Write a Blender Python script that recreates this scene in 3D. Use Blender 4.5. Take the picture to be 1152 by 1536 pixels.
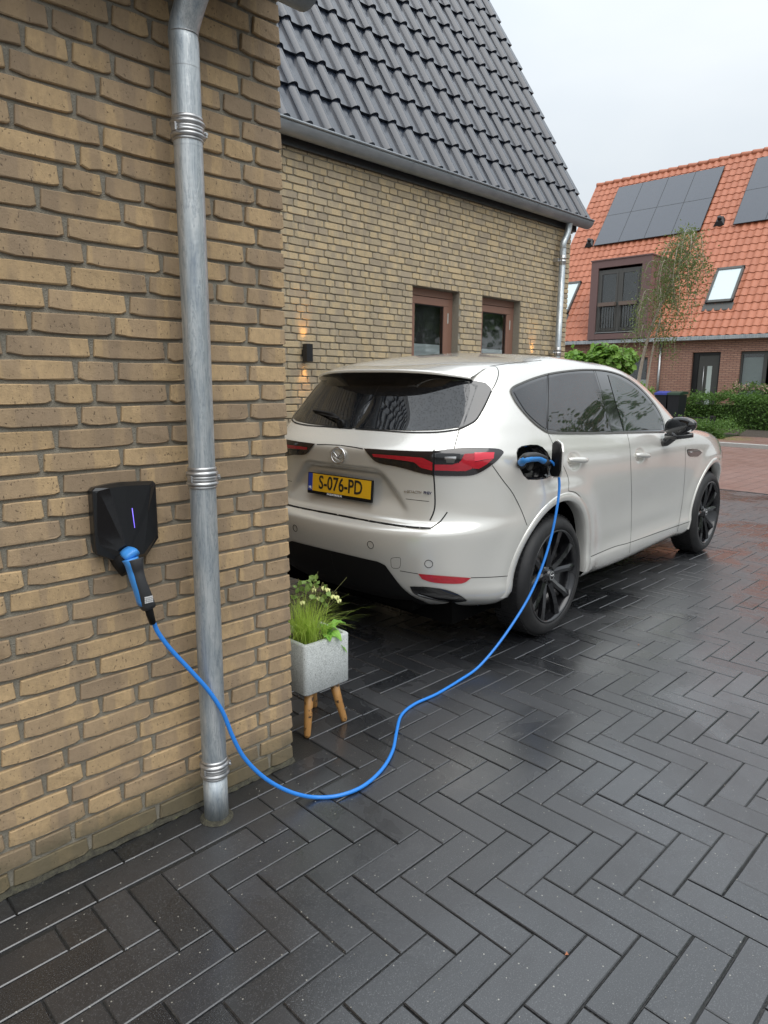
import bpy, bmesh, math, random
import numpy as np
from mathutils import Vector, Matrix
from mathutils.bvhtree import BVHTree
R = math.radians
rng = random.Random(7)
nrg = np.random.default_rng(7)
S = bpy.context.scene
for o in list(bpy.data.objects): bpy.data.objects.remove(o)
COL = S.collection

# ------------------------------------------------------------------ camera
FPX, YAW, PITCH, ROLL, CAMH = 1027.33, 0.78991776, -0.18739583, 0.00748947, 1.45446
fw = Vector((math.cos(PITCH)*math.cos(YAW), math.cos(PITCH)*math.sin(YAW), math.sin(PITCH)))
rt = fw.cross(Vector((0, 0, 1))).normalized(); up = rt.cross(fw)
rt2 = math.cos(ROLL)*rt + math.sin(ROLL)*up; up2 = -math.sin(ROLL)*rt + math.cos(ROLL)*up
cd = bpy.data.cameras.new('camera'); cam = bpy.data.objects.new('camera', cd); COL.objects.link(cam)
cam.matrix_world = Matrix(((rt2.x, up2.x, -fw.x, 0), (rt2.y, up2.y, -fw.y, 0), (rt2.z, up2.z, -fw.z, CAMH), (0, 0, 0, 1)))
cd.sensor_width = 36; cd.sensor_fit = 'AUTO'; cd.lens = 36*FPX/1536
cd.clip_start = 0.05; cd.clip_end = 3000
S.camera = cam
CAMP = Vector((0, 0, CAMH))
def ray(px, py):
    px, py = float(px), float(py)
    return ((px-576)*rt2 + (768-py)*up2 + FPX*fw).normalized()

# ------------------------------------------------------------------ world: overcast sky
SUN_EL, SUN_ROT = R(58), R(200)
w = bpy.data.worlds.new('World'); S.world = w; w.use_nodes = True
nt = w.node_tree; nt.nodes.clear()
def N(nt, t, **k):
    n = nt.nodes.new(t)
    for a, v in k.items():
        if a.startswith('i_'): n.inputs[a[2:].replace('_', ' ')].default_value = v
        else: setattr(n, a, v)
    return n
out = N(nt, 'ShaderNodeOutputWorld'); bg = N(nt, 'ShaderNodeBackground')
sky = N(nt, 'ShaderNodeTexSky', sky_type='NISHITA'); sky.sun_disc = False
sky.sun_elevation = SUN_EL; sky.sun_rotation = SUN_ROT; sky.air_density = 1.5; sky.dust_density = 4
tc = N(nt, 'ShaderNodeTexCoord'); sx = N(nt, 'ShaderNodeSeparateXYZ'); nt.links.new(tc.outputs['Generated'], sx.inputs[0])
mr = N(nt, 'ShaderNodeMapRange'); nt.links.new(sx.outputs['Z'], mr.inputs['Value'])
sq_ = N(nt, 'ShaderNodeMath', operation='MAXIMUM'); nt.links.new(sx.outputs['Z'], sq_.inputs[0]); sq_.inputs[1].default_value = 0
s2_ = N(nt, 'ShaderNodeMath', operation='POWER'); nt.links.new(sq_.outputs[0], s2_.inputs[0]); s2_.inputs[1].default_value = 1.7; nt.links.new(s2_.outputs[0], mr.inputs['Value'])
mr.inputs['To Min'].default_value = 5.7; mr.inputs['To Max'].default_value = 15.5       # overcast: cloud cover brighter towards the zenith
no = N(nt, 'ShaderNodeTexNoise'); no.inputs['Scale'].default_value = 2.2; no.inputs['Detail'].default_value = 5; no.inputs['Roughness'].default_value = .5
mp = N(nt, 'ShaderNodeMapping'); mp.inputs['Scale'].default_value = (1, 1, 2.6); nt.links.new(tc.outputs['Generated'], mp.inputs['Vector']); nt.links.new(mp.outputs[0], no.inputs['Vector'])
cr = N(nt, 'ShaderNodeValToRGB'); nt.links.new(no.outputs['Fac'], cr.inputs[0])
cr.color_ramp.elements[0].position = .3; cr.color_ramp.elements[0].color = (.83, .90, .965, 1)
cr.color_ramp.elements[1].position = .72; cr.color_ramp.elements[1].color = (.965, 1.01, 1.04, 1)
vm = N(nt, 'ShaderNodeVectorMath', operation='SCALE'); nt.links.new(cr.outputs[0], vm.inputs[0]); nt.links.new(mr.outputs[0], vm.inputs['Scale'])
mx = N(nt, 'ShaderNodeMix', data_type='RGBA'); mx.inputs[0].default_value = .9
nt.links.new(sky.outputs[0], mx.inputs[6]); nt.links.new(vm.outputs[0], mx.inputs[7])
nt.links.new(mx.outputs[2], bg.inputs[0]); bg.inputs[1].default_value = 0.1
nt.links.new(bg.outputs[0], out.inputs[0])
sl = bpy.data.lights.new('sun', 'SUN'); sl.energy = 1.3; sl.angle = R(60); sl.color = (1, .97, .93)
so = bpy.data.objects.new('sun', sl); COL.objects.link(so)
sd = Vector((-.25, -.62, 1.15)).normalized()            # towards the sun: behind the photographer's right shoulder
so.rotation_euler = sd.to_track_quat('Z', 'Y').to_euler()
SUN_ROT = math.atan2(sd.x, sd.y); sky.sun_rotation = SUN_ROT; sky.sun_elevation = math.asin(sd.z)
S.view_settings.view_transform = 'Standard'; S.view_settings.look = 'None'; S.view_settings.gamma = 1
S.view_settings.use_curve_mapping = False; S.view_settings.exposure = 0.5

# ------------------------------------------------------------------ helpers
def lin(r, g, b):
    f = lambda c: c/12.92 if c <= .04045 else ((c+.055)/1.055)**2.4
    return (f(r/255), f(g/255), f(b/255), 1)
class Mat:
    def __init__(s, name, base=(.5, .5, .5, 1), rough=.6, metal=0, **k):
        m = bpy.data.materials.new(name); m.use_nodes = True; s.m = m; s.nt = m.node_tree
        s.b = s.nt.nodes['Principled BSDF']
        if len(base) == 3: base = (*base, 1)
        s.b.inputs['Base Color'].default_value = base; s.b.inputs['Roughness'].default_value = rough; s.b.inputs['Metallic'].default_value = metal
        for a, v in k.items(): s.b.inputs[a.replace('_', ' ')].default_value = v
    def n(s, t, **k): return N(s.nt, t, **k)
    def l(s, a, b): s.nt.links.new(a, b)
    def noise(s, scale=5, detail=4, rough=.5, vec=None, vscale=None, coord='Object', dist=0):
        if vec is None:
            if coord == 'World': vec = s.n('ShaderNodeNewGeometry').outputs['Position']
            else: vec = s.n('ShaderNodeTexCoord').outputs[coord]
        if vscale:
            m = s.n('ShaderNodeMapping'); m.inputs['Scale'].default_value = vscale; s.l(vec, m.inputs['Vector']); vec = m.outputs[0]
        t = s.n('ShaderNodeTexNoise'); t.inputs['Scale'].default_value = scale; t.inputs['Detail'].default_value = detail; t.inputs['Roughness'].default_value = rough
        t.inputs['Distortion'].default_value = dist
        s.l(vec, t.inputs['Vector']); return t.outputs['Fac']
    def ramp(s, fac, stops, interp='LINEAR'):
        r = s.n('ShaderNodeValToRGB'); r.color_ramp.interpolation = interp; s.l(fac, r.inputs[0]); e = r.color_ramp.elements
        while len(e) < len(stops): e.new(.5)
        for i, (p, c) in enumerate(stops):
            e[i].position = p; e[i].color = c if len(c) == 4 else (*c, 1)
        return r.outputs[0]
    def math(s, op, a, b=None, clamp=False):
        m = s.n('ShaderNodeMath', operation=op); m.use_clamp = clamp
        for i, v in enumerate((a, b)):
            if v is None: continue
            if isinstance(v, (int, float)): m.inputs[i].default_value = v
            else: s.l(v, m.inputs[i])
        return m.outputs[0]
    def mix(s, fac, a, b, bt='MIX'):
        m = s.n('ShaderNodeMix', data_type='RGBA', blend_type=bt)
        for i, v in ((0, fac), (6, a), (7, b)):
            if isinstance(v, (int, float)): m.inputs[i].default_value = v
            elif isinstance(v, tuple): m.inputs[i].default_value = v if len(v) == 4 else (*v, 1)
            else: s.l(v, m.inputs[i])
        return m.outputs[2]
    def col(s, o): s.l(o, s.b.inputs['Base Color'])
    def rgh(s, o): s.l(o, s.b.inputs['Roughness'])
    def bump(s, h, dist=.002, strength=1, inp='Normal'):
        b = s.n('ShaderNodeBump'); b.inputs['Distance'].default_value = dist; b.inputs['Strength'].default_value = strength
        s.l(h, b.inputs['Height']); s.l(b.outputs[0], s.b.inputs[inp])
    def rnd(s):   # one random number per piece: object random for single pieces, the face attribute inside joined ones
        a = s.n('ShaderNodeAttribute'); a.attribute_name = 'rnd'; o = s.n('ShaderNodeObjectInfo')
        return s.math('FRACT', s.math('ADD', a.outputs['Fac'], o.outputs['Random']))
g4 = lambda v: (v, v, v, 1)
def simple(name, base, rough=.5, metal=0, var=.12, scale=12, bump=0, **k):
    m = Mat(name, base, rough, metal, **k)
    if len(base) == 3: base = (*base, 1)
    f = m.noise(scale, 5, .6, coord='World')
    m.col(m.mix(f, tuple(c*(1-var) for c in base[:3])+(1,), tuple(min(1, c*(1+var)) for c in base[:3])+(1,)))
    if bump: m.bump(m.noise(scale*9, 3, coord='World'), bump)
    return m.m

def me_new(name, v, f, mats=(), smooth=False, rnd=None, midx=None):
    me = bpy.data.meshes.new(name)
    me.from_pydata([tuple(p) for p in v], [], [tuple(int(i) for i in q) for q in f])
    for m in mats: me.materials.append(m)
    if smooth is True: me.polygons.foreach_set('use_smooth', [True]*len(me.polygons))
    elif smooth is not False: me.polygons.foreach_set('use_smooth', list(smooth))
    if midx is not None: me.polygons.foreach_set('material_index', list(midx))
    if rnd is not None:
        a = me.attributes.new('rnd', 'FLOAT', 'FACE'); a.data.foreach_set('value', list(rnd))
    me.update(); return me
def link(name, me, parent=None, loc=None, **props):
    o = bpy.data.objects.new(name, me); COL.objects.link(o)
    if parent is not None: o.parent = parent
    if loc is not None: o.location = loc
    for k, v in props.items(): o[k] = v
    return o
def root(name, label, cat, loc=(0, 0, 0), rz=0, group=None):
    o = bpy.data.objects.new(name, None); COL.objects.link(o); o.location = loc; o.rotation_euler = (0, 0, rz); o.empty_display_size = .1
    o['label'] = label; o['category'] = cat
    if group: o['group'] = group
    return o
def wloc(o):
    p = Vector((0, 0, 0))
    while o is not None: p += o.location; o = o.parent
    return p
class MB:
    """collects shapes, then links them as one mesh; coordinates are given in the world and stored relative to `org`"""
    def __init__(s): s.v = []; s.f = []; s.sm = []; s.r = []
    def add(s, v, f, sm=False, r=0.):
        k = len(s.v); s.v += [tuple(p) for p in v]; s.f += [tuple(i+k for i in q) for q in f]; s.sm += [sm]*len(f); s.r += [r]*len(f)
    def box(s, lo, hi, bev=0, M=None, r=0.):
        x0, y0, z0 = lo; x1, y1, z1 = hi
        if bev <= 0:
            v = [(x, y, z) for x in (x0, x1) for y in (y0, y1) for z in (z0, z1)]
            f = [(0, 1, 3, 2), (4, 6, 7, 5), (0, 4, 5, 1), (2, 3, 7, 6), (0, 2, 6, 4), (1, 5, 7, 3)]
        else:
            b = min(bev, (x1-x0)*.49, (y1-y0)*.49, (z1-z0)*.49); v = []; f = []
            bm = bmesh.new(); bmesh.ops.create_cube(bm, size=1)
            for q in bm.verts: q.co = Vector(((x0+x1)/2+q.co.x*(x1-x0), (y0+y1)/2+q.co.y*(y1-y0), (z0+z1)/2+q.co.z*(z1-z0)))
            bmesh.ops.bevel(bm, geom=bm.edges[:], offset=b, segments=2, affect='EDGES', profile=.6)
            bm.verts.index_update(); v = [q.co.copy() for q in bm.verts]; f = [[q.index for q in p.verts] for p in bm.faces]; bm.free()
        if M is not None: v = [M @ Vector(p) for p in v]
        s.add(v, f, False, r); return s
    def tube(s, pts, rad, n=10, cap=True, r=0.):
        pts = [Vector(p) for p in pts]; rr = rad if isinstance(rad, (list, tuple)) else [rad]*len(pts)
        v = []; f = []; t0 = (pts[1]-pts[0]).normalized()
        a = t0.orthogonal().normalized()
        for i, p in enumerate(pts):
            t = (pts[min(i+1, len(pts)-1)]-pts[max(i-1, 0)]).normalized()
            a = (a-t*a.dot(t)).normalized(); b = t.cross(a)
            for j in range(n):
                q = 2*math.pi*j/n; v.append(p+(a*math.cos(q)+b*math.sin(q))*rr[i])
        for i in range(len(pts)-1):
            for j in range(n):
                f.append((i*n+j, i*n+(j+1) % n, (i+1)*n+(j+1) % n, (i+1)*n+j))
        s.add(v, f, True, r)
        if cap:
            k = len(s.v)-len(v)
            s.f += [tuple(k+j for j in range(n))[::-1], tuple(k+(len(pts)-1)*n+j for j in range(n))]; s.sm += [False]*2; s.r += [r]*2
        return s
    def lathe(s, prof, n=24, M=None, r=0.):          # prof: (radius, z)
        v = []; f = []
        for (q, z) in prof:
            for j in range(n):
                a = 2*math.pi*j/n; v.append((q*math.cos(a), q*math.sin(a), z))
        for i in range(len(prof)-1):
            for j in range(n): f.append((i*n+j, i*n+(j+1) % n, (i+1)*n+(j+1) % n, (i+1)*n+j))
        if M is not None: v = [M @ Vector(p) for p in v]
        s.add(v, f, True, r); return s
    def prism(s, poly, ax, a0, a1, r=0.):           # poly in the two other axes, extruded along axis ax
        n = len(poly); v = []
        for a in (a0, a1):
            for (p, q) in poly:
                c = [p, q]; c.insert(ax, a); v.append(tuple(c))
        f = [tuple(range(n))[::-1], tuple(range(n, 2*n))]+[(i, (i+1) % n, n+(i+1) % n, n+i) for i in range(n)]
        s.add(v, f, False, r); return s
    def build(s, name, mat, parent=None, org=None, loc=None, kind=None, fixn=True, **props):
        if org is None: org = wloc(parent)
        v = [(p[0]-org[0], p[1]-org[1], p[2]-org[2]) for p in s.v]
        me = me_new(name, v, s.f, [mat] if mat else [], s.sm, s.r if any(s.r) else None)
        if fixn:
            bm = bmesh.new(); bm.from_mesh(me); bmesh.ops.recalc_face_normals(bm, faces=bm.faces); bm.to_mesh(me); bm.free()
        o = link(name, me, parent, loc)
        if kind: o['kind'] = kind
        for k, q in props.items(): o[k] = q
        return o
def bezier(pts, n=8):                                # Catmull-Rom through points
    P = [Vector(p) for p in pts]; P = [2*P[0]-P[1]]+P+[2*P[-1]-P[-2]]; o = []
    for i in range(1, len(P)-2):
        for k in range(n):
            t = k/n
            o.append(.5*((2*P[i])+(-P[i-1]+P[i+1])*t+(2*P[i-1]-5*P[i]+4*P[i+1]-P[i+2])*t*t+(-P[i-1]+3*P[i]-3*P[i+1]+P[i+2])*t**3))
    o.append(P[-2]); return o

# ------------------------------------------------------------------ materials
def brick_mat(name, light, mid, dark, splash=False):
    m = Mat(name, rough=.85)
    rn = m.rnd(); pos = m.n('ShaderNodeNewGeometry').outputs['Position']
    off = m.n('ShaderNodeCombineXYZ'); m.l(m.math('MULTIPLY', rn, 91.7), off.inputs[0]); m.l(m.math('MULTIPLY', rn, 37.3), off.inputs[2])
    ad = m.n('ShaderNodeVectorMath', operation='ADD'); m.l(pos, ad.inputs[0]); m.l(off.outputs[0], ad.inputs[1]); p = ad.outputs[0]
    band = m.noise(11, 1.5, .4, vec=p, vscale=(1, 1, .10), dist=.4)
    b2 = m.math('ADD', band, m.math('MULTIPLY', m.math('SUBTRACT', rn, .5), .22))
    c = m.ramp(b2, [(.30, light), (.42, light), (.455, mid), (.56, mid), (.62, dark), (.74, dark)])
    fine = m.noise(70, 6, .7, vec=p, vscale=(1, 1, .55))
    c = m.mix(m.ramp(fine, [(.35, g4(0)), (.7, g4(.45))]), c, tuple(q*.62 for q in mid[:3])+(1,))
    pit = m.ramp(m.noise(210, 2, .5, vec=p, vscale=(1, 1, .5)), [(.66, g4(0)), (.72, g4(.75))])
    c = m.mix(pit, c, tuple(q*.35 for q in dark[:3])+(1,))
    hs = m.n('ShaderNodeHueSaturation'); m.l(c, hs.inputs['Color']); m.l(m.math('ADD', m.math('MULTIPLY', m.math('FRACT', m.math('MULTIPLY', rn, 17.31)), .16), .92), hs.inputs['Value'])
    c2 = hs.outputs[0]
    if splash:                                        # splash dirt and algae just above the paving
        sp = m.n('ShaderNodeSeparateXYZ'); m.l(pos, sp.inputs[0])
        lo = m.math('SUBTRACT', m.math('ADD', .10, m.math('MULTIPLY', m.noise(9, 5, .7, vec=pos), .16)), sp.outputs[2])
        c2 = m.mix(m.math('MULTIPLY', m.math('MULTIPLY', lo, 9, True), .8, True), c2, (.085, .078, .045, 1))
        c2 = m.mix(m.ramp(m.noise(2.3, 6, .7, vec=pos, vscale=(1, 1, .35)), [(.52, g4(0)), (.75, g4(.35))]), c2, (.17, .13, .09, 1))
    m.col(c2)
    h = m.math('ADD', m.math('ADD', m.math('MULTIPLY', m.noise(38, 5, .6, vec=p), .6), m.math('MULTIPLY', m.noise(190, 4, .7, vec=p), .7)), m.math('MULTIPLY', pit, -.7))
    m.bump(h, .0022); return m.m
M_brick = brick_mat('yellow_brick', (.485, .340, .185, 1), (.385, .275, .165, 1), (.310, .226, .146, 1), True)
M_brick_house = brick_mat('pale_yellow_brick', (.53, .415, .250, 1), (.44, .360, .240, 1), (.37, .305, .220, 1))
def mortar_mat(name, c):
    m = Mat(name, rough=.95); f = m.noise(60, 5, .7, coord='World'); m.col(m.mix(f, tuple(q*.7 for q in c)+(1,), tuple(q*1.2 for q in c)+(1,)))
    m.bump(m.noise(250, 3, coord='World'), .004); return m.m
M_mortar = mortar_mat('cement_mortar', (.255, .235, .19)); M_mortar_house = mortar_mat('light_mortar', (.30, .275, .22))

def paver_mat():
    m = Mat('wet_black_paver', rough=.4); rn = m.rnd()
    pos = m.n('ShaderNodeNewGeometry').outputs['Position']
    base = m.ramp(rn, [(0, (.0085, .0095, .0115, 1)), (.5, (.013, .014, .0165, 1)), (1, (.021, .022, .025, 1))])
    spk = m.noise(300, 2, .7, vec=pos)
    c = m.mix(m.ramp(spk, [(.55, g4(0)), (.72, g4(.65))]), base, (.13, .135, .14, 1))
    vo = m.n('ShaderNodeTexVoronoi'); vo.inputs['Scale'].default_value = 48; m.l(pos, vo.inputs['Vector'])
    sp = m.math('LESS_THAN', vo.outputs['Distance'], .10)
    sc = m.n('ShaderNodeSeparateColor'); m.l(vo.outputs['Color'], sc.inputs[0]); sel = m.math('GREATER_THAN', sc.outputs[0], .62)
    c = m.mix(m.math('MULTIPLY', m.math('MULTIPLY', sp, sel), .8), c, (.32, .31, .27, 1))
    stain = m.ramp(m.noise(5, 6, .65, vec=pos, dist=.6), [(.60, g4(0)), (.78, g4(.25))])
    c = m.mix(stain, c, (.085, .087, .09, 1)); m.col(c)
    wet = m.noise(1.3, 5, .6, vec=pos, dist=.5)
    dr = m.math('ADD', m.ramp(wet, [(.44, g4(.28)), (.50, g4(.42)), (.60, g4(.55))]), m.math('MULTIPLY', m.math('SUBTRACT', rn, .5), .07)); m.rgh(dr)
    h = m.math('ADD', m.math('MULTIPLY', m.noise(230, 4, .7, vec=pos), .55), m.math('MULTIPLY', m.noise(38, 3, .5, vec=pos), .35))
    m.bump(h, .0011, .7)
    m.b.inputs['Coat Weight'].default_value = 1; m.l(m.ramp(wet, [(.44, g4(.19)), (.49, g4(.28)), (.58, g4(.38))]), m.b.inputs['Coat Roughness']); m.b.inputs['Coat IOR'].default_value = 1.5; m.b.inputs['IOR'].default_value = 1.62
    return m.m
M_paver = paver_mat()
m = Mat('wet_joint_sand', (.02, .02, .019), .35); m.bump(m.noise(150, 4, coord='World'), .004); M_joint = m.m
m = Mat('galvanised_zinc', metal=.6, rough=.42)
f = m.noise(9, 6, .65, coord='World', vscale=(2.2, 2.2, .35), dist=.8); zc = m.ramp(f, [(.3, (.26, .30, .34, 1)), (.48, (.44, .475, .49, 1)), (.62, (.58, .60, .60, 1)), (.75, (.36, .41, .45, 1))])
st = m.ramp(m.noise(26, 5, .7, coord='World', vscale=(2.5, 2.5, .22), dist=1.2), [(.49, g4(0)), (.53, g4(.55)), (.57, g4(0))]); m.col(m.mix(st, zc, (.17, .21, .25, 1)))
m.rgh(m.ramp(f, [(.3, g4(.5)), (.7, g4(.34))])); m.bump(m.noise(60, 3, coord='World'), .0008); M_zinc = m.m
m = Mat('bright_zinc', (.52, .53, .53), .32, .85); m.col(m.ramp(m.noise(30, 4, coord='World'), [(.3, g4(.38)), (.7, g4(.56))])); M_zinc2 = m.m
m = Mat('gutter_zinc', metal=.45, rough=.5); m.col(m.ramp(m.noise(3, 5, .6, coord='World', vscale=(1, 3, 3)), [(.3, (.20, .225, .245, 1)), (.7, (.31, .33, .35, 1))])); M_gutter = m.m
def tile_mat(name, c0, c1, rough, coat=0):
    m = Mat(name, rough=rough); rn = m.rnd(); m.col(m.mix(m.noise(6, 6, .7, coord='World'), m.mix(rn, c0, c1), tuple(q*.72 for q in c0[:3])+(1,)))
    m.bump(m.noise(90, 4, coord='World'), .0012); m.b.inputs['Coat Weight'].default_value = coat; m.b.inputs['Coat Roughness'].default_value = .13; return m.m
M_tile = tile_mat('anthracite_roof_tile', (.016, .023, .038, 1), (.025, .034, .052, 1), .30, .45)
M_tile_far = tile_mat('orange_roof_tile', (.43, .14, .070, 1), (.55, .195, .105, 1), .55)
m = Mat('red_brick_far', rough=.85); pos = m.n('ShaderNodeNewGeometry').outputs['Position']
sp = m.n('ShaderNodeSeparateXYZ'); m.l(pos, sp.inputs[0]); cb = m.n('ShaderNodeCombineXYZ'); m.l(m.math('ADD', sp.outputs[1], sp.outputs[0]), cb.inputs[0]); m.l(sp.outputs[2], cb.inputs[1])
bt = m.n('ShaderNodeTexBrick'); m.l(cb.outputs[0], bt.inputs['Vector']); bt.inputs['Scale'].default_value = 1
for a, v in (('Brick Width', .22), ('Row Height', .0625), ('Mortar Size', .011), ('Bias', 0)): bt.inputs[a].default_value = v
bt.inputs['Color1'].default_value = (.38, .19, .135, 1); bt.inputs['Color2'].default_value = (.50, .29, .21, 1); bt.inputs['Mortar'].default_value = (.13, .09, .08, 1)
m.col(m.mix(.35, bt.outputs['Color'], m.mix(m.noise(7, 4, coord='World', vscale=(1, 1, 4)), (.30, .16, .12, 1), (.52, .30, .22, 1)))); m.bump(bt.outputs['Fac'], -.01); M_brick_far = m.m
m = Mat('red_clinker_street', rough=.42); rn = m.noise(3.5, 6, .7, coord='World', vscale=(1, 2, 1)); pos = m.n('ShaderNodeNewGeometry').outputs['Position']
bt = m.n('ShaderNodeTexBrick'); m.l(pos, bt.inputs['Vector']); bt.inputs['Scale'].default_value = 1
for a, v in (('Brick Width', .105), ('Row Height', .21), ('Mortar Size', .008)): bt.inputs[a].default_value = v
bt.inputs['Color1'].default_value = (.175, .095, .078, 1); bt.inputs['Color2'].default_value = (.235, .135, .112, 1); bt.inputs['Mortar'].default_value = (.09, .055, .045, 1)
m.col(m.mix(m.ramp(rn, [(.35, g4(0)), (.7, g4(.6))]), bt.outputs['Color'], (.22, .14, .115, 1))); m.rgh(m.ramp(m.noise(1.2, 4, coord='World'), [(.3, g4(.33)), (.7, g4(.55))])); m.bump(bt.outputs['Fac'], -.004); M_street = m.m
M_kerb = simple('concrete_kerb', (.36, .36, .34), .7, var=.2, bump=.001)
M_soil = simple('dark_soil', (.05, .038, .028), .9, var=.4, scale=20, bump=.01)
M_frame = simple('red_brown_frame', (.225, .122, .088), .42, var=.08)
M_grey_frame = simple('dark_grey_frame', (.075, .075, .07), .45, var=.08)
M_dormer = simple('brown_dormer_panel', (.165, .098, .092), .5, var=.07, scale=3)
M_black = simple('black_powder_coat', (.012, .012, .014), .4)
M_dark = simple('unlit_interior', (.07, .07, .07), .9)
M_blind = Mat('pleated_blind', (.80, .83, .84), .8); M_blind.bump(M_blind.n('ShaderNodeTexWave', bands_direction='Z').outputs['Color'], .002); M_blind = M_blind.m
M_curtain = simple('net_curtain', (.50, .56, .53), .9, var=.15, scale=3)
m = Mat('window_glass', (.75, .80, .80), .02); m.b.inputs['Transmission Weight'].default_value = 1; m.b.inputs['IOR'].default_value = 1.65; m.bump(m.noise(2.5, 2, coord='World'), .004, .25); M_glass = m.m
m = Mat('skylight_glass', (.62, .72, .74), .12); m.b.inputs['Specular IOR Level'].default_value = .9; M_sky = m.m
m = Mat('solar_glass', (.022, .025, .034), .22); m.col(m.mix(m.noise(4, 3, coord='World'), (.024, .032, .050, 1), (.034, .042, .060, 1))); m.b.inputs['Coat Weight'].default_value = 1; m.b.inputs['Coat Roughness'].default_value = .12; M_solar = m.m
def leaf_mat(name, c0, c1, tr=.25):
    m = Mat(name, rough=.5); rn = m.rnd(); m.col(m.mix(m.math('FRACT', m.math('MULTIPLY', rn, 7.7)), (*c0, 1), (*c1, 1)))
    m.b.inputs['Specular IOR Level'].default_value = .35
    t = m.n('ShaderNodeBsdfTranslucent'); t.inputs[0].default_value = (*[min(1, q*1.5) for q in c1], 1)
    ms = m.n('ShaderNodeMixShader'); ms.inputs[0].default_value = tr; o = m.nt.nodes['Material Output']
    m.l(m.b.outputs[0], ms.inputs[1]); m.l(t.outputs[0], ms.inputs[2]); m.l(ms.outputs[0], o.inputs[0]); return m.m
L_hedge = leaf_mat('hedge_leaf', (.045, .10, .020), (.12, .22, .045)); L_top = leaf_mat('catalpa_leaf', (.09, .20, .03), (.22, .38, .07))
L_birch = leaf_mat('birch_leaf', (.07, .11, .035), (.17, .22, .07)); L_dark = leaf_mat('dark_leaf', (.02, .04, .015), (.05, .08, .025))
L_grass = leaf_mat('grass_blade', (.24, .36, .05), (.50, .62, .13), .35); L_prim = leaf_mat('primrose_leaf', (.20, .42, .06), (.26, .50, .09))
M_bark = simple('brown_bark', (.11, .08, .06), .9, var=.3, scale=30, bump=.004); M_birchbark = simple('pale_birch_bark', (.36, .32, .26), .8, var=.35, scale=14, bump=.002)
M_petal = simple('pale_yellow_petal', (.74, .76, .32), .6, var=.1)
m = Mat('speckled_terrazzo', rough=.75); f = m.noise(230, 2, .7, coord='Object'); c = m.ramp(f, [(.30, (.16, .165, .16, 1)), (.40, (.40, .42, .41, 1)), (.60, (.50, .52, .51, 1)), (.72, (.66, .68, .66, 1))]); m.col(m.mix(m.ramp(m.noise(3, 4, coord='Object'), [(.4, g4(0)), (.7, g4(.25))]), c, (.36, .38, .37, 1))); M_terrazzo = m.m
m = Mat('varnished_leg_wood', rough=.4); c = m.ramp(m.noise(6, 5, .6, coord='World', vscale=(6, 6, .7)), [(.3, (.32, .15, .045, 1)), (.7, (.50, .27, .09, 1))]); m.col(m.mix(m.ramp(m.noise(42, 3, .6, coord='World'), [(.58, g4(0)), (.64, g4(.95))]), c, (.03, .018, .012, 1))); M_wood = m.m
m = Mat('moss_edge', rough=.95); m.col(m.ramp(m.noise(50, 5, .7, coord='World'), [(.35, (.03, .028, .022, 1)), (.6, (.07, .066, .045, 1)), (.72, (.10, .11, .04, 1)), (.8, (.22, .21, .18, 1))])); m.bump(m.noise(200, 3, coord='World'), .005); M_moss = m.m

# ================================================================== SETTING
def dir_at(): pass
gm = MB(); gm.box((-400, -500, -.30), (700, 700, -.12)); gm.build('ground', M_soil, kind='structure')
sm_ = MB(); sm_.box((10.16, -60, -.10), (17.42, 90, -.004)); sm_.build('street', M_street, kind='structure')
YB = 1.975                                        # garage wall face
drv = MB(); drv.box((-2.6, -3.2, -.10), (10.10, 5.03, -.0065)); drv = drv.build('driveway', M_joint, kind='structure')
eb = MB(); eb.box((10.10, -3.2, -.1), (10.155, 9, .004)); eb.build('edge_strip', M_joint, drv)

# --- pavers: herringbone of 30 x 10 cm blocks, fitted to the joints seen in the photograph
PW = .10154; PL = 3*PW; A0, B0 = 1.3181, 1.1521
def paver_mesh(name, lx, ly, seed):
    r = random.Random(seed); g = .0022; c = .0028
    x, y = lx/2-g, ly/2-g
    base = [(-x, -y), (x, -y), (x, y), (-x, y)]
    v = [(px*(1-c/x), py*(1-c/y), 0.0) for px, py in base]+[(px, py, -c*.9) for px, py in base]+[(px, py, -.02) for px, py in base]
    f = [(0, 1, 2, 3)]+[(i+4, (i+1) % 4+4, (i+1) % 4, i) for i in range(4)]+[(i+8, (i+1) % 4+8, (i+1) % 4+4, i+4) for i in range(4)]
    return v, f
pav = []
XMIN, XMAX, YMIN, YMAX = -1.2, 10.10, -3.1, 1.775
def clip_add(x0, x1, y0, y1):
    ymax = YMAX if (x0+x1)/2 < 1.62 else 5.02
    x0 = max(x0, XMIN); x1 = min(x1, XMAX); y0 = max(y0, YMIN); y1 = min(y1, ymax)
    if x1-x0 > .02 and y1-y0 > .02: pav.append(((x0+x1)/2, (y0+y1)/2, x1-x0, y1-y0))
for i in range(-140, 140):
    for j in range(-40, 40):
        a = i*PW-j*PL; b = i*PW+j*PL
        x, y = A0+a, B0-b
        if XMIN-1 < x < XMAX+1 and YMIN-1 < y < 6.2:
            clip_add(x, x+PL, y, y+PW)            # along the wall
            clip_add(x, x+PW, y-PL, y)            # across
x = -1.2
while x < 1.62:
    x2 = min(x+PL, 1.62); pav.append(((x+x2)/2, 1.8275, x2-x, .105)); x = x2
x = -1.2-.18
while x < 1.62:
    x2 = min(x+PL, 1.62); x1_ = max(x, -1.2); pav.append(((x1_+x2)/2, 1.925, x2-x1_, .09)); x += PL
def vis(p):
    d = Vector((p[0], p[1], 0))-CAMP; z = d.dot(fw)
    if z < .2: return 0
    px = 576+FPX*d.dot(rt2)/z; py = 768-FPX*d.dot(up2)/z
    if px < -60 or px > 1212 or py > 1620: return 0
    if p[1] > 1.98 and px < 442: return 0
    return p[2]*p[3]/z**3
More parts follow.
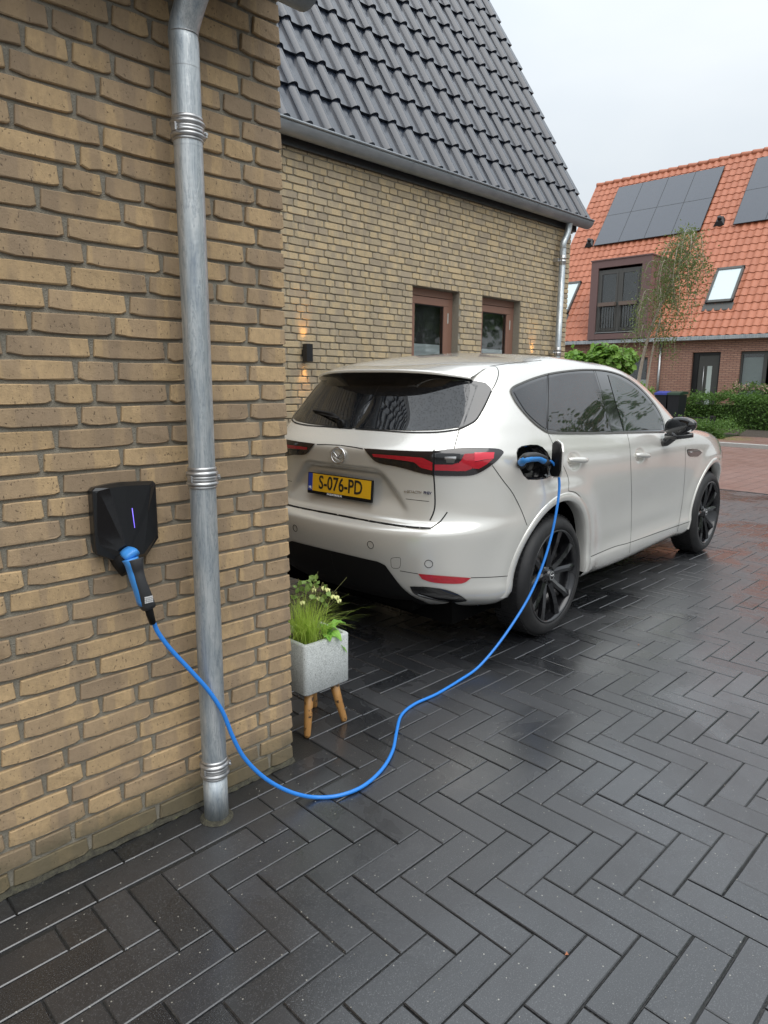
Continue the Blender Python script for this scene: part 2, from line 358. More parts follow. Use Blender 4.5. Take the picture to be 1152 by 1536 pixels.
pav.sort(key=vis, reverse=True)
pcache = {}
for k, (x, y, lx, ly) in enumerate(pav[:300]):
    key = (round(lx, 3), round(ly, 3), k % 3)
    if key not in pcache:
        v, f = paver_mesh('paver', lx, ly, k); pcache[key] = me_new('paver', v, f, [M_paver])
    o = link('paver', pcache[key], drv, (x, y, rng.uniform(-.0018, .0014)))
    o.rotation_euler = (rng.gauss(0, .0040), rng.gauss(0, .0040), rng.gauss(0, .002))
st = MB()
for (x, y, lx, ly) in pav[300:]:
    v, f = paver_mesh('', lx, ly, 0); dz = rng.uniform(-.0014, .0012); tx, ty = rng.gauss(0, .004), rng.gauss(0, .004); 
    st.add([(x+a, y+b, c+dz+a*tx+b*ty) for a, b, c in v], f, False, rng.random())
st.build('paver_field', M_paver, drv, kind='stuff', fixn=False)
# small grit, seeds and crumbs lying on the wet pavers
gr = MB()
for k in range(420):
    t = rng.random()**.6; x = rng.uniform(.3, 5.5); y = rng.uniform(.1, 1.95) if rng.random() < .8 else rng.uniform(.25*x, 2)
    s_ = rng.uniform(.0008, .0022)
    v = [(x+s_*math.cos(a)*rng.uniform(.6, 1.2), y+s_*math.sin(a)*rng.uniform(.6, 1.2), .0005) for a in (0, 1.3, 2.6, 3.9, 5.1)]+[(x, y, .0005+s_*.9)]
    gr.add(v, [(i, (i+1) % 5, 5) for i in range(5)], False, rng.random())
gr.build('grit', simple('pale_grit', (.34, .31, .25), .8, var=.4, scale=40), kind='stuff')
for (px, py) in ((850, 1433), (958, 968)):
    d = ray(px, py); p = CAMP+d*(-CAMH/d.z)
    b = MB(); v = []; 
    for i in range(8):
        a = i*math.pi/4; rr = .007*(1 if i % 2 else .62); v.append((p.x+rr*math.cos(a), p.y+rr*.7*math.sin(a), .004+.003*math.sin(2*a)))
    v.append((p.x, p.y, .002)); b.add(v, [(i, (i+1) % 8, 8) for i in range(8)])
    o = b.build('fallen_leaf', simple('dry_leaf', (.34, .13, .06), .7)); o['category'] = 'leaf'
    o['label'] = 'tiny reddish dry leaf on the pavers in the foreground' if py > 1200 else 'tiny reddish dry leaf on the wet pavers beside the car'

# ================================================================== brick walls
def brick_geo(L, H, D, seed, wob=1.0):
    r = random.Random(seed); x = L/2; z = H/2; w_ = .0010*wob
    top = [(x-.004, z-.001), (x*.3, z+r.gauss(0, w_*.6)), (-x*.3, z+r.gauss(0, w_*.6)), (-x+.004, z-.001)]
    bot = [(-x, -z+.0035+abs(r.gauss(0, .0022))*wob), (-x*.62, -z+r.gauss(0, w_)), (0, -z-.0005+r.gauss(0, w_)), (x*.55, -z+r.gauss(0, w_)), (x*.86, -z+r.gauss(.001, w_)), (x, -z+.003+abs(r.gauss(0, .0022))*wob)]
    ol = [(a, b) for a, b in top]+bot; n = len(ol); ins = .0024; v = []
    for (a, b) in ol: v.append((a-math.copysign(ins, a), r.gauss(0, .0008)*wob, b-math.copysign(ins, b)))
    for (a, b) in ol: v.append((a, .0028, b))
    for (a, b) in ol: v.append((a, D, b))
    f = [tuple(range(n))]+[(i+n, (i+1) % n+n, (i+1) % n, i) for i in range(n)]+[(i+2*n, (i+1) % n+2*n, (i+1) % n+n, i+n) for i in range(n)]
    return v, f
CH = .0625
def layout(x0, x1, z0, z1, seed, holes=(), toothed=True, SL=.214, SH=.103, J=.0105):
    """wild bond; returns (xcentre, zcentre, length, is_end). The right end is bonded header/stretcher in turn."""
    r = random.Random(seed); out = []; nrow = int(round((z1-z0)/CH)); prev = []
    for k in range(nrow):
        zc = z0+(k+.5)*CH
        segs = [(x0, x1)]
        for (hx0, hx1, hz0, hz1) in holes:
            if hz0 < zc < hz1:
                ns = []
                for a, b in segs:
                    if hx1 <= a or hx0 >= b: ns.append((a, b)); continue
                    if hx0 > a: ns.append((a, hx0))
                    if hx1 < b: ns.append((hx1, b))
                segs = ns
        joints = []
        for a, b in segs:
            x = b; first = True; run = 0
            while x > a+.02:
                if first: L = SH if k % 2 else (.148 if k % 4 else SL*.7); first = False; L = SH if k % 2 == 0 else .150
                else:
                    L = SL if (r.random() < .74 and run < 5) else SH
                    if L == SL and any(abs((x-L-J)-q) < .03 for q in prev): L = SH if not any(abs((x-SH-J)-q) < .03 for q in prev) else SL
                    run = run+1 if L == SL else 0
                L = min(L, x-a)
                if L < .03: break
                out.append((x-L/2, zc, L, x == b)); joints.append(x-L-J/2); x -= L+J
        prev = joints
    return out
def lay_bricks(parent, items, to_world, mat, depth, score, D=.03, ends=(), nmax=300, wob=1.0, stuffname='brick_field', tilt=.004):
    """the bricks that show largest become objects `brick`, the rest one joined part"""
    items = sorted(items, key=score, reverse=True); org = wloc(parent); cache = {}; rr = random.Random(5)
    for k, it in enumerate(items[:nmax]):
        L = round(it[2], 3); dd = depth if it[3] else D; key = (L, dd, rr.randrange(5))
        if key not in cache:
            v, f = brick_geo(L, .0518, dd, hash(key) % 9999, wob); v = [to_world((p[0], p[1], p[2]), rot=True) for p in v]
            cache[key] = me_new('brick', v, f, [mat])
        p = to_world((it[0], rr.gauss(0, .0012)*wob, it[1]))
        o = link('brick', cache[key], parent, Vector(p)-org); 
    st = MB()
    for it in items[nmax:]:
        v, f = brick_geo(it[2], .0518, depth if it[3] else D, rr.randrange(99999), wob); dy = rr.gauss(0, .0012)
        st.add([to_world((p[0]+it[0], p[1]+dy, p[2]+it[1])) for p in v], f, False, rr.random())
    if st.v: st.build(stuffname, mat, parent, kind='stuff', fixn=False)

# ------------------------------------------------------------------ garage (the near wall on the left)
XC = 1.473
gar = root('garage', 'yellow brown brick garage wall close on the left with a zinc downpipe', 'garage', (XC-1, YB+1, 0))
b = MB(); b.box((-5.2, YB+.0100, -.05), (XC-.006, 4.9, 2.72)); b.build('wall', M_mortar, gar)
items = layout(-1.3, XC, .010, .010+CH*44, 3)
# weep hole left open near the foot of the wall
wd = ray(112, 1256); wt = (YB-0)/wd.y; wx = wd.x*wt
tw = lambda p, rot=False: (p[0], p[1], p[2]) if rot else (p[0], YB+p[1], p[2])
def sc_g(it):
    x, z = it[0], it[1]; d = Vector((x, YB, z))-CAMP; zz = d.dot(fw)
    if zz < .1: return 0
    px = 576+FPX*d.dot(rt2)/zz; py = 768-FPX*d.dot(up2)/zz
    return (1 if -60 < px < 500 and -60 < py < 1400 else .01)*it[2]/zz**2
lay_bricks(gar, items, tw, M_brick, .10, sc_g)
# brick returns round the corner (side face of the garage)
b = MB(); r_ = random.Random(2)
for k in range(44):
    zc = .010+(k+.5)*CH; y = YB+.11
    if k % 2 == 0: y = YB+.225
    while y < 4.8:
        L = .214; v, f = brick_geo(L, .0518, .03, r_.randrange(9999))
        b.add([(XC-p[1], y+L/2+p[0], zc+p[2]) for p in v], [q[::-1] for q in f], False, r_.random()); y += L+.0105
b.build('side_brick_field', M_brick, gar, kind='stuff')
b = MB(); v, f = [], []
# mossy strip of mortar and grit where the wall meets the pavers
n = 120
for i in range(n+1):
    x = -1.2+(XC+.002+1.2)*i/n; e = .006+.007*abs(math.sin(i*1.7)*math.cos(i*.61)); h = .010+.010*abs(math.sin(i*2.3+1)*math.cos(i*.37))
    v += [(x, YB+.012, h+.004), (x, YB-.004, h*.7), (x, YB-e, .001)]
for i in range(n):
    for j in range(2): f.append((i*3+j, i*3+j+1, i*3+j+4, i*3+j+3))
b.add(v, f, True); b.build('moss_strip', M_moss, gar)
# eave: soffit, gutter and roof of the garage
b = MB(); b.box((-5.3, YB-.04, 2.665), (XC+.0, 4.95, 2.75)); b.build('eave_board', M_black, gar)
def half_gutter(x0, x1, yc, zc, r_, endcap=True):
    b = MB(); n = 12; v = []; f = []
    prof = [(yc+r_*math.cos(a), zc+r_*math.sin(a)) for a in [math.pi+math.pi*i/n for i in range(n+1)]]
    inn = [(yc+(r_-.004)*math.cos(a), zc+(r_-.004)*math.sin(a)) for a in [2*math.pi-math.pi*i/n for i in range(n+1)]]
    ring = prof+inn
    for x in (x0, x1):
        v += [(x, p, q) for p, q in ring]
    m_ = len(ring); f = [(i, (i+1) % m_, m_+(i+1) % m_, m_+i) for i in range(m_)]
    b.add(v, f, True)
    b.tube([(x0, yc-r_-.004, zc+.004), (x1, yc-r_-.004, zc+.004)], .010, 10)
    if endcap:
        for x in (x0, x1): b.add([(x, p, q) for p, q in prof], [tuple(range(len(prof)))])
    return b
half_gutter(-5.3, 1.438, 1.79, 2.615, .075).build('gutter', M_gutter, gar)
b = MB(); b.prism([(1.70, 2.70), (4.95, 3.9), (4.95, 3.84), (1.70, 2.64)], 0, -5.3, 1.40); 
b.prism([(4.90, 3.9), (8.2, 2.7), (8.2, 2.64), (4.90, 3.84)], 0, -5.3, 1.40); b.build('roof', M_tile, gar)
# downpipe with its bend towards the gutter
PX, PY, PR = 1.0745, 1.880, .0400
tilt = lambda z: (PX-.0*z, PY, z)
bp = bezier([(PX, PY, 2.36), (PX, PY, 2.40), (PX+.01, PY-.035, 2.47), (PX+.02, PY-.075, 2.53), (PX+.02, 1.79, 2.60)], 5)
b = MB(); b.tube([(PX, PY, 0.002), (PX, PY, .155)], PR, 28); b.tube([(PX, PY, .155), (PX, PY, 1.12)], PR, 28, False); b.tube([(PX, PY, 1.12), (PX, PY, 2.10)], PR, 28, False); b.tube([(PX, PY, 2.10), (PX, PY, 2.36)]+bp[1:], PR+.0005, 28, False)
pipe = b.build('downpipe', M_zinc, gar)
for z in (.185, 1.160, 2.143):
    b = MB()
    b.lathe([(PR, z-.030), (PR+.0035, z-.028), (PR+.0035, z-.024), (PR+.001, z-.022), (PR+.002, z-.0215), (PR+.0085, z-.018), (PR+.0085, z-.012), (PR+.003, z-.009), (PR+.003, z+.010), (PR+.0085, z+.013), (PR+.0085, z+.020), (PR+.002, z+.024), (PR+.001, z+.0245), (PR+.0035, z+.026), (PR+.0035, z+.034), (PR, z+.036)], 36, Matrix.Translation((PX, PY, 0)))
    b.build('pipe_collar', M_zinc2, pipe)
    b = MB(); b.lathe([(PR+.003, z-.008), (PR+.0055, z-.007), (PR+.0055, z-.002), (PR+.004, z), (PR+.0055, z+.002), (PR+.0055, z+.008), (PR+.003, z+.009)], 36, Matrix.Translation((PX, PY, 0)))
    b.box((PX+PR, PY-.012, z-.008), (PX+PR+.016, PY+.004, z+.008), .002); b.tube([(PX+PR+.008, PY-.022, z), (PX+PR+.008, PY+.012, z)], .004, 8)
    b.box((PX-PR-.008, PY-.016, z-.010), (PX-PR, PY+.006, z+.012), .002); b.tube([(PX, PY+PR, z), (PX, YB+.02, z)], .005, 8)
    b.build('pipe_clamp', M_zinc2, pipe)
b = MB(); b.tube([(PX, PY, 2.385), (PX, PY, 2.3865)], PR+.0012, 28); b.tube([(PX, PY, 2.30), (PX, PY, 2.3008)], PR+.0009, 28); b.build('pipe_seam', M_zinc2, pipe)
b = MB(); b.lathe([(.056, .0005), (.053, .003), (.046, .006), (PR, .010)], 20, Matrix.Translation((PX, PY, 0))); b.build('moss_ring', M_moss, pipe)

# ------------------------------------------------------------------ house behind the car
YH = 5.03; XH = 8.40
hou = root('house', 'pale yellow brick house with steep anthracite tiled roof behind the parked car', 'house', (5, YH+1, 0))
W1 = (5.385, 6.140); W2 = (6.560, 7.318); WZ = (.94, 2.437)
b = MB()
yy0, yy1 = YH+.0115, YH+.11
for (a, c, z0, z1) in ((1.48, W1[0]-.002, -.05, 3.56), (W1[1]+.002, W2[0]-.002, -.05, 3.56), (W2[1]+.002, XH-.006, -.05, 3.56), (W1[0]-.002, W1[1]+.002, WZ[1]+.002, 3.56), (W2[0]-.002, W2[1]+.002, WZ[1]+.002, 3.56), (W1[0]-.002, W1[1]+.002, -.05, WZ[0]), (W2[0]-.002, W2[1]+.002, -.05, WZ[0])):
    b.box((a, yy0, z0), (c, yy1, z1))
for (a, c) in (W1, W2): b.box((a-.3, YH+.55, .8), (c+.3, YH+.56, 2.6))
b.box((XH-.1, YH+.11, -.05), (XH-.006, 13, 3.56)); b.build('wall', M_mortar_house, hou)
Z0H = WZ[1]-CH*39
items = layout(1.5, XH, Z0H, Z0H+CH*57, 11, holes=((W1[0]-.006, W1[1]+.004, WZ[0], WZ[1]), (W2[0]-.006, W2[1]+.004, WZ[0], WZ[1])))
twh = lambda p, rot=False: (p[0], p[1], p[2]) if rot else (p[0], YH+p[1], p[2])
def sc_h(it):
    x, z = it[0], it[1]; d = Vector((x, YH, z))-CAMP; zz = d.dot(fw); px = 576+FPX*d.dot(rt2)/zz; py = 768-FPX*d.dot(up2)/zz
    v_ = 1 if px > 425 and z < 3.45 and (z > 1.75 or (px < 490 and z > 1.2)) else .001
    return v_*it[2]/zz**2
for q in range(len(items)):
    it = items[q]; near = min(abs(it[0]+it[2]/2-W1[0]), abs(it[0]-it[2]/2-W1[1]), abs(it[0]+it[2]/2-W2[0]), abs(it[0]-it[2]/2-W2[1]))
    if near < .02 and WZ[0] < it[1] < WZ[1]: items[q] = (it[0], it[1], it[2], True)
lay_bricks(hou, items, twh, M_brick_house, .095, sc_h, wob=.6)
b = MB(); r_ = random.Random(4)                                     # gable wall bricks (side face)
for k in range(57):
    y = YH+(.11 if k % 2 else .225)
    while y < 9:
        v, f = brick_geo(.214, .0518, .03, r_.randrange(9999), .5); b.add([(XH-p[1], y+.107+p[0], Z0H+(k+.5)*CH+p[2]) for p in v], [q[::-1] for q in f], False, r_.random()); y += .2245
b.build('side_brick_field', M_brick_house, hou, kind='stuff')
# roof
SL = R(61); RY0, RZ0 = 4.97, 3.60; cs, sn = math.cos(SL), math.sin(SL)
def rp(x, t, h=0): return (x, RY0+t*cs-h*sn, RZ0+t*sn+h*cs)      # point on the roof: along, up the slope, above it
b = MB(); v = []
for (x, t) in ((1.2, .02), (8.50, .02), (8.50, 7.6), (1.2, 7.6)): v += [rp(x, t, -.10), rp(x, t, -.012)]
b.add(v, [(0, 2, 4, 6), (1, 3, 5, 7)[::-1], (0, 1, 3, 2), (2, 3, 5, 4), (4, 5, 7, 6), (6, 7, 1, 0)]); b.build('roof', M_black, hou)
b = MB(); v = []
for (x, t) in ((1.2, 7.6), (8.5, 7.6)):
    p = rp(x, t); v += [p, (x, p[1]+3.6, p[2]-6.6), (x, p[1]+3.6, 3.4), (x, RY0+.1, 3.4)]
b.add(v, [(0, 1, 2, 3), (7, 6, 5, 4), (0, 4, 5, 1)]); b.build('gable', M_mortar_house, hou)
TW, TE = .2405, .41
def tile_geo(W, E, H, np_=9, over=.05, thick=.024, slope=.020, kind='roll'):
    pts = []
    if kind == 'roll':
        for i in range(6): a = i/5; pts.append((-.20*W+.44*W*a, H*math.sin(math.pi*a)**.8 if 0 < a < 1 else 0))
        pts += [(.30*W, -.002), (.55*W, -.003), (.80*W, 0.0)]
    else:
        for i in range(9): a = i/8; pts.append((-.5*W+1.02*W*a, H*(.5+.5*math.cos(2*math.pi*(a-.3)))**1.3))
    v = []; n = len(pts)
    for (x, h) in pts: v.append((x, -over*0, h+slope))                # nose
    for (x, h) in pts: v.append((x, E+over, h-.002))                  # head, under the next tile
    for (x, h) in pts: v.append((x, 0, h+slope))
    for (x, h) in pts: v.append((x, .004, h+slope-thick))
    f = [(i, i+1, n+i+1, n+i) for i in range(n-1)]; sm = [True]*(n-1)
    f += [(2*n+i+1, 2*n+i, 3*n+i, 3*n+i+1) for i in range(n-1)]; sm += [False]*(n-1)
    e = n-1; v += [(pts[-1][0], 0, pts[-1][1]+slope-thick), (pts[-1][0], E+over, pts[-1][1]-thick)]; k = len(v)
    f += [(e, k-2, k-1, n+e)]; sm += [False]
    return v, f, sm
tv, tf, tsm = tile_geo(TW, TE, .042, thick=.036, slope=.028)
tile_me = me_new('roof_tile', [(x, y*cs-h*sn, y*sn+h*cs) for x, y, h in tv], tf, [M_tile], tsm)
tiles = []
for r0 in range(0, 18):
    t = -.035 if r0 == 0 else .372+TE*(r0-1)
    for c in range(-9, 21):
        x = 3.947+TW*(c-1)
        if 1.2 < x < 8.6: tiles.append((x, t, r0))
def sc_t(q):
    p = rp(q[0], q[1]); d = Vector(p)-CAMP; zz = d.dot(fw); px = 576+FPX*d.dot(rt2)/zz; py = 768-FPX*d.dot(up2)/zz
    return (1 if 380 < px and py > -90 else .001)/zz**2
tiles.sort(key=sc_t, reverse=True); org = wloc(hou)
for q in tiles[:300]:
    o = link('roof_tile', tile_me, hou, Vector(rp(q[0]+rng.gauss(0, .0015), q[1]+rng.gauss(0, .002), .002))-org); o.rotation_euler = (rng.gauss(0, .002), rng.gauss(0, .003), 0)
b = MB()
for q in tiles[300:]:
    p = rp(q[0], q[1], .002); b.add([(p[0]+x, p[1]+y*cs-h*sn, p[2]+y*sn+h*cs) for x, y, h in tv], tf, True, rng.random())
b.build('roof_tile_field', M_tile, hou, kind='stuff', fixn=False)
b = MB()
for r0 in range(0, 18):                                             # verge edge of the tiles
    t = -.035 if r0 == 0 else .372+TE*(r0-1); 
    v = [rp(8.60, t, .030), rp(8.60, t+TE+.03, .008), rp(8.60, t+TE+.03, -.09), rp(8.60, t, -.07), rp(8.575, t, .030), rp(8.575, t+TE+.03, .008), rp(8.575, t+TE+.03, -.09), rp(8.575, t, -.07)]
    b.add(v, [(0, 1, 2, 3), (7, 6, 5, 4), (0, 4, 5, 1), (0, 3, 7, 4), (3, 2, 6, 7)])
b.build('verge_tile_edge', M_tile, hou)
b = half_gutter(1.2, 8.60, 4.915, 3.535, .088); gut = b.build('gutter', M_gutter, hou)
for x in (3.70, 4.41, 5.15, 5.86, 6.58, 7.30, 8.0, 8.45):
    b = MB(); n = 10; v = []; f = []
    for xx in (x, x+.007):
        v += [(xx, 4.915+.0905*math.cos(a), 3.535+.0905*math.sin(a)) for a in [math.pi+math.pi*i/n for i in range(n+1)]]
    b.add(v, [(i, i+1, n+2+i, n+1+i) for i in range(n)], True); b.build('gutter_bracket', M_black if x == 0 else M_gutter, gut)
b = MB(); b.box((1.2, 4.99, 3.40), (8.45, YH+.02, 3.60)); b.build('fascia_board', M_black, hou)
# house downpipe
DX, DY = 8.06, 4.935
b = MB(); b.tube([(DX, DY, .0), (DX, DY, 3.16)], .040, 20); b.tube(bezier([(DX, DY, 3.14), (DX, DY, 3.20), (DX+.06, DY, 3.29), (DX+.10, DY, 3.38), (DX+.10, DY-.01, 3.47)], 5), .041, 20)
dp = b.build('downpipe', M_zinc, hou)
for z in (1.86, 3.0):
    b = MB(); b.lathe([(.040, z-.06), (.044, z-.055), (.044, z-.03), (.048, z-.02), (.048, z-.012), (.042, z-.008), (.042, z+.01), (.048, z+.014), (.048, z+.022), (.044, z+.03), (.044, z+.05), (.04, z+.055)], 24, Matrix.Translation((DX, DY, 0))); b.box((DX-.075, DY+.02, z-.02), (DX-.03, YH, z+.02)); b.build('pipe_collar', M_zinc2, dp)
# windows
for wi, (a, c) in enumerate((W1, W2)):
    y = YH+.10; z0, z1 = WZ; b = MB()
    b.box((a, y, z1-.075), (c, y+.07, z1), .004); b.box((a, y, z0), (a+.045, y+.07, z1-.077), .004); b.box((c-.085, y, z0), (c, y+.07, z1-.077), .004); b.box((a+.047, y, z0), (c-.087, y+.07, z0+.06), .004)
    fr = b.build('window', M_frame, hou)
    sa, sc = a+.047, c-.088; sz = z1-.082
    b = MB(); b.box((sa, y-.012, sz-.078), (sc, y+.05, sz), .005); b.box((sa, y-.012, z0+.065), (sa+.075, y+.05, sz-.080), .005); b.box((sc-.075, y-.012, z0+.065), (sc, y+.05, sz-.080), .005); b.box((sa+.077, y-.012, z0+.065), (sc-.077, y+.05, z0+.14), .005)
    b.build('sash', M_frame, fr)
    b = MB(); b.box((sa+.073, y+.012, z0+.13), (sc-.073, y+.018, sz-.076)); b.build('pane', M_glass, fr)
    b = MB(); b.box((sa+.066, y+.0, sz-.088), (sc-.066, y+.004, sz-.079)); b.box((sa+.076, y+.0, z0+.14), (sa+.082, y+.006, sz-.089)); b.box((sc-.082, y+.0, z0+.14), (sc-.076, y+.006, sz-.089)); b.build('glazing_bead', M_black, fr)
    b = MB(); b.box((sa+.078, y+.024, z0+.1), (sc-.095, y+.032, 1.865 if wi == 0 else 1.855)); b.build('blind', M_blind, fr)
    b = MB(); b.box((c-.096, y-.016, 2.10), (c-.086, y-.004, 2.21), .002); b.build('hinge', M_curtain, fr)
    b = MB(); b.box((a-.01, y+.08, z0-.05), (c+.01, y+.40, z1+.05)); o = b.build('dark_room', M_dark, fr)
    o.data.polygons[0].material_index = 0
# wall lamps (lit, warm)
m = Mat('lamp_glow', (1, .6, .2), .5); m.b.inputs['Emission Color'].default_value = (1, .55, .18, 1); m.b.inputs['Emission Strength'].default_value = 6; M_glow = m.m
for (x, lab) in ((3.945, 'small black box wall lamp glowing up and down the bricks beside the garage corner'), (7.60, 'small black wall lamp peeking above the car roof near the far downpipe')):
    L = root('wall_lamp', lab, 'lamp', (x, YH-.05, 1.71), group='black wall lamps on the pale brick wall')
    b = MB(); z = 1.708; yb = YH-.03
    for q in ((x-.034, yb-.062, z-.078, x-.031, yb+.0, z+.078), (x+.031, yb-.062, z-.078, x+.034, yb+.0, z+.078), (x-.0308, yb-.062, z-.078, x+.0308, yb-.059, z+.078), (x-.0308, yb-.003, z-.078, x+.0308, yb, z+.078)): b.box(q[:3], q[3:])
    b.box((x-.0305, yb-.0585, z-.05), (x+.0305, yb-.0035, z+.05)); b.box((x-.02, yb, z-.03), (x+.02, YH+.004, z+.03)); b.build('housing', M_black, L)
    for s_ in (-1, 1):
        b = MB(); b.box((x-.028, yb-.057, z+s_*.0518-.001), (x+.028, yb-.005, z+s_*.0518+.001)); b.build('light_diffuser', M_glow, L)
        ld = bpy.data.lights.new('lamp_beam', 'SPOT'); ld.energy = 6; ld.color = (1, .50, .13); ld.spot_size = R(48); ld.spot_blend = .9; ld.shadow_soft_size = .012
        lo = bpy.data.objects.new('lamp_beam', ld); COL.objects.link(lo); lo.parent = L; lo.location = (0, .012, s_*.062); lo.rotation_euler = (math.pi-.16 if s_ > 0 else .16, 0, 0)

# ================================================================== ACROSS THE STREET
b = MB(); b.box((17.42, -60, -.2), (17.60, 90, .085), .01); b.build('kerb', M_kerb, kind='structure')
b = MB(); b.box((17.61, -60, -.2), (20.3, 90, .06)); b.build('pavement', M_street, kind='structure')
b = MB(); b.box((20.31, -60, -.2), (60, 90, .055)); b.build('front_garden', M_soil, kind='structure')
XF = 25.5; XE = 25.3; ZE = 3.16; SF = R(55); cf, sf = math.cos(SF), math.sin(SF)
fh = root('row_house', 'brick row house with bright orange tiled roof, solar panels and brown dormer across the street', 'house', (XF+3, 10, 0))
YL, YR = 16.9, 0.5
def fp(t, y, h=0): return (XE+t*cf-h*sf, y, ZE+t*sf+h*cf)
D_ = (9.146, 10.114); WR = (5.2, 8.491); WLf = (11.75, 15.4)
b = MB()
for (y0, y1, z0, z1) in ((YR, WR[0], -.1, 3.0), (WR[0], WR[1], -.1, .25), (WR[0], WR[1], 2.58, 3.0), (WR[1], D_[0], -.1, 3.0), (D_[0], D_[1], 2.58, 3.0), (D_[1], WLf[0], -.1, 3.0), (WLf[0], WLf[1], 2.45, 3.0), (WLf[1], YL, -.1, 3.0)):
    b.box((XF, y0, z0), (XF+.35, y1, z1))
b.prism([(XF+.35, -.1), (XF+10.2, -.1), (XF+10.2, 3.0), (XF+4.9, 10.1), (XF+.35, 3.2)], 1, YL-.3, YL-.02)
b.build('wall', M_brick_far, fh)
b = MB(); b.box((XF+.5, YR, 0), (XF+.6, YL-.4, 2.9)); b.build('inner_wall', M_dark, fh)
b = MB(); b.box((XE-.10, YR, 2.985), (XE+.3, YL+.1, 3.115), .01); b.build('gutter', M_zinc, fh)
b = MB(); T = 8.70
v = [fp(0, YR, -.05), fp(T, YR, -.05), fp(T, YL, -.05), fp(0, YL, -.05), (XE+2*T*cf, YR, ZE-.05), (XE+2*T*cf, YL, ZE-.05)]
b.add(v, [(0, 1, 2, 3), (1, 4, 5, 2), (0, 4, 1), (3, 2, 5)]); b.build('roof', M_tile_far, fh)
FW, FE = .255, .335
fv, ff, fsm = tile_geo(FW, FE, .045, over=.03, thick=.03, slope=.022, kind='wave')
far_me = me_new('roof_tile', [(y*cf-h*sf, -x, y*sf+h*cf) for x, y, h in fv], ff, [M_tile_far], fsm)
# dormer, skylight and panel areas keep their tiles below; tiles inside the dormer are left out
ft = []
for r0 in range(26):
    t = -.06+FE*r0
    for c in range(int((YL-YR)/FW)):
        y = YL-.13-FW*c; z = fp(t, y)[2]
        if 11.80 < y < 14.0 and z < 5.85: continue
        ft.append((t, y))
def sc_f(q):
    p = Vector(fp(*q)); d = p-CAMP; zz = d.dot(fw); px = 576+FPX*d.dot(rt2)/zz; py = 768-FPX*d.dot(up2)/zz
    hid = px < 850 or px > 1160 or py < 220 or (10.9 < q[1] < 15.8 and 7.2 < p.z < 9.9)
    return (.001 if hid else 1)/zz**2
ft.sort(key=sc_f, reverse=True); org = wloc(fh)
for q in ft[:300]: link('roof_tile', far_me, fh, Vector(fp(q[0], q[1]+rng.gauss(0, .003), rng.uniform(0, .006)))-org)
b = MB()
for q in ft[300:]:
    p = fp(q[0], q[1], rng.uniform(0, .006)); b.add([(p[0]+y*cf-h*sf, p[1]-x, p[2]+y*sf+h*cf) for x, y, h in fv], ff, True, rng.random())
b.build('roof_tile_field', M_tile_far, fh, kind='stuff', fixn=False)
p = fp(T, 0)
for i in range(40):                                                # ridge tiles
    y1 = YL+.05-.41*i
    if y1 < YR: break
    b = MB(); b.tube([(p[0]+.02, y1, p[2]+.0), (p[0]+.02, y1-.05, p[2]+.005), (p[0]+.02, y1-.42, p[2]-.015)], [.125, .12, .105], 10); b.build('ridge_tile', M_tile_far, fh)
b = MB(); b.prism([(XE-.02, ZE+.02), (XE+T*cf, ZE+T*sf+.05), (XE+T*cf, ZE+T*sf-.15), (XE+.1, ZE-.12)], 1, YL-.02, YL+.06); b.build('verge_board', M_tile_far, fh)
# solar panels: two arrays
def panel(y1, t0, w_, h_):
    P = [fp(t, y, h) for h in (.09, .125) for (t, y) in ((t0, y1), (t0, y1-w_), (t0+h_, y1-w_), (t0+h_, y1))]
    b = MB(); b.add(P, [(0, 1, 2, 3), (4, 7, 6, 5), (0, 4, 5, 1), (1, 5, 6, 2), (2, 6, 7, 3), (3, 7, 4, 0)]); o = b.build('solar_panel', M_black, fh)
    b = MB(); q = .012; b.add([fp(t, y, .127) for (t, y) in ((t0+q, y1-q), (t0+q, y1-w_+q), (t0+h_-q, y1-w_+q), (t0+h_-q, y1-q))], [(0, 1, 2, 3)]); b.build('panel_glass', M_solar, o)
tp0 = (7.17-ZE)/sf; pw, ph = 1.098, 1.625
for i in range(4):
    for j in range(2): panel(15.665-i*(pw+.006), tp0+j*(ph+.006), pw+.006, ph+.006)
for i in range(5):
    for j in range(2): panel(10.07-i*(pw+.006), tp0+j*(ph+.006)+.05, pw+.006, ph+.006)
# black roof vents
for (y, z) in ((10.62, 7.45), (15.95, 7.35)):
    t = (z-ZE)/sf; b = MB(); v = [fp(t+a, y+c, h) for a, c, h in ((-.20, .20, .06), (-.20, -.20, .06), (.10, .16, .06), (.10, -.16, .06), (-.08, .10, .18), (-.08, -.10, .18), (.16, .10, .17), (.16, -.10, .17))]
    b.add(v, [(0, 1, 3, 2), (0, 4, 5, 1), (4, 6, 7, 5), (2, 3, 7, 6), (0, 2, 6, 4), (1, 5, 7, 3)]); b.tube([fp(t, y, .12), fp(t+.06, y, .28)], .07, 10); b.build('roof_vent', M_black, fh)
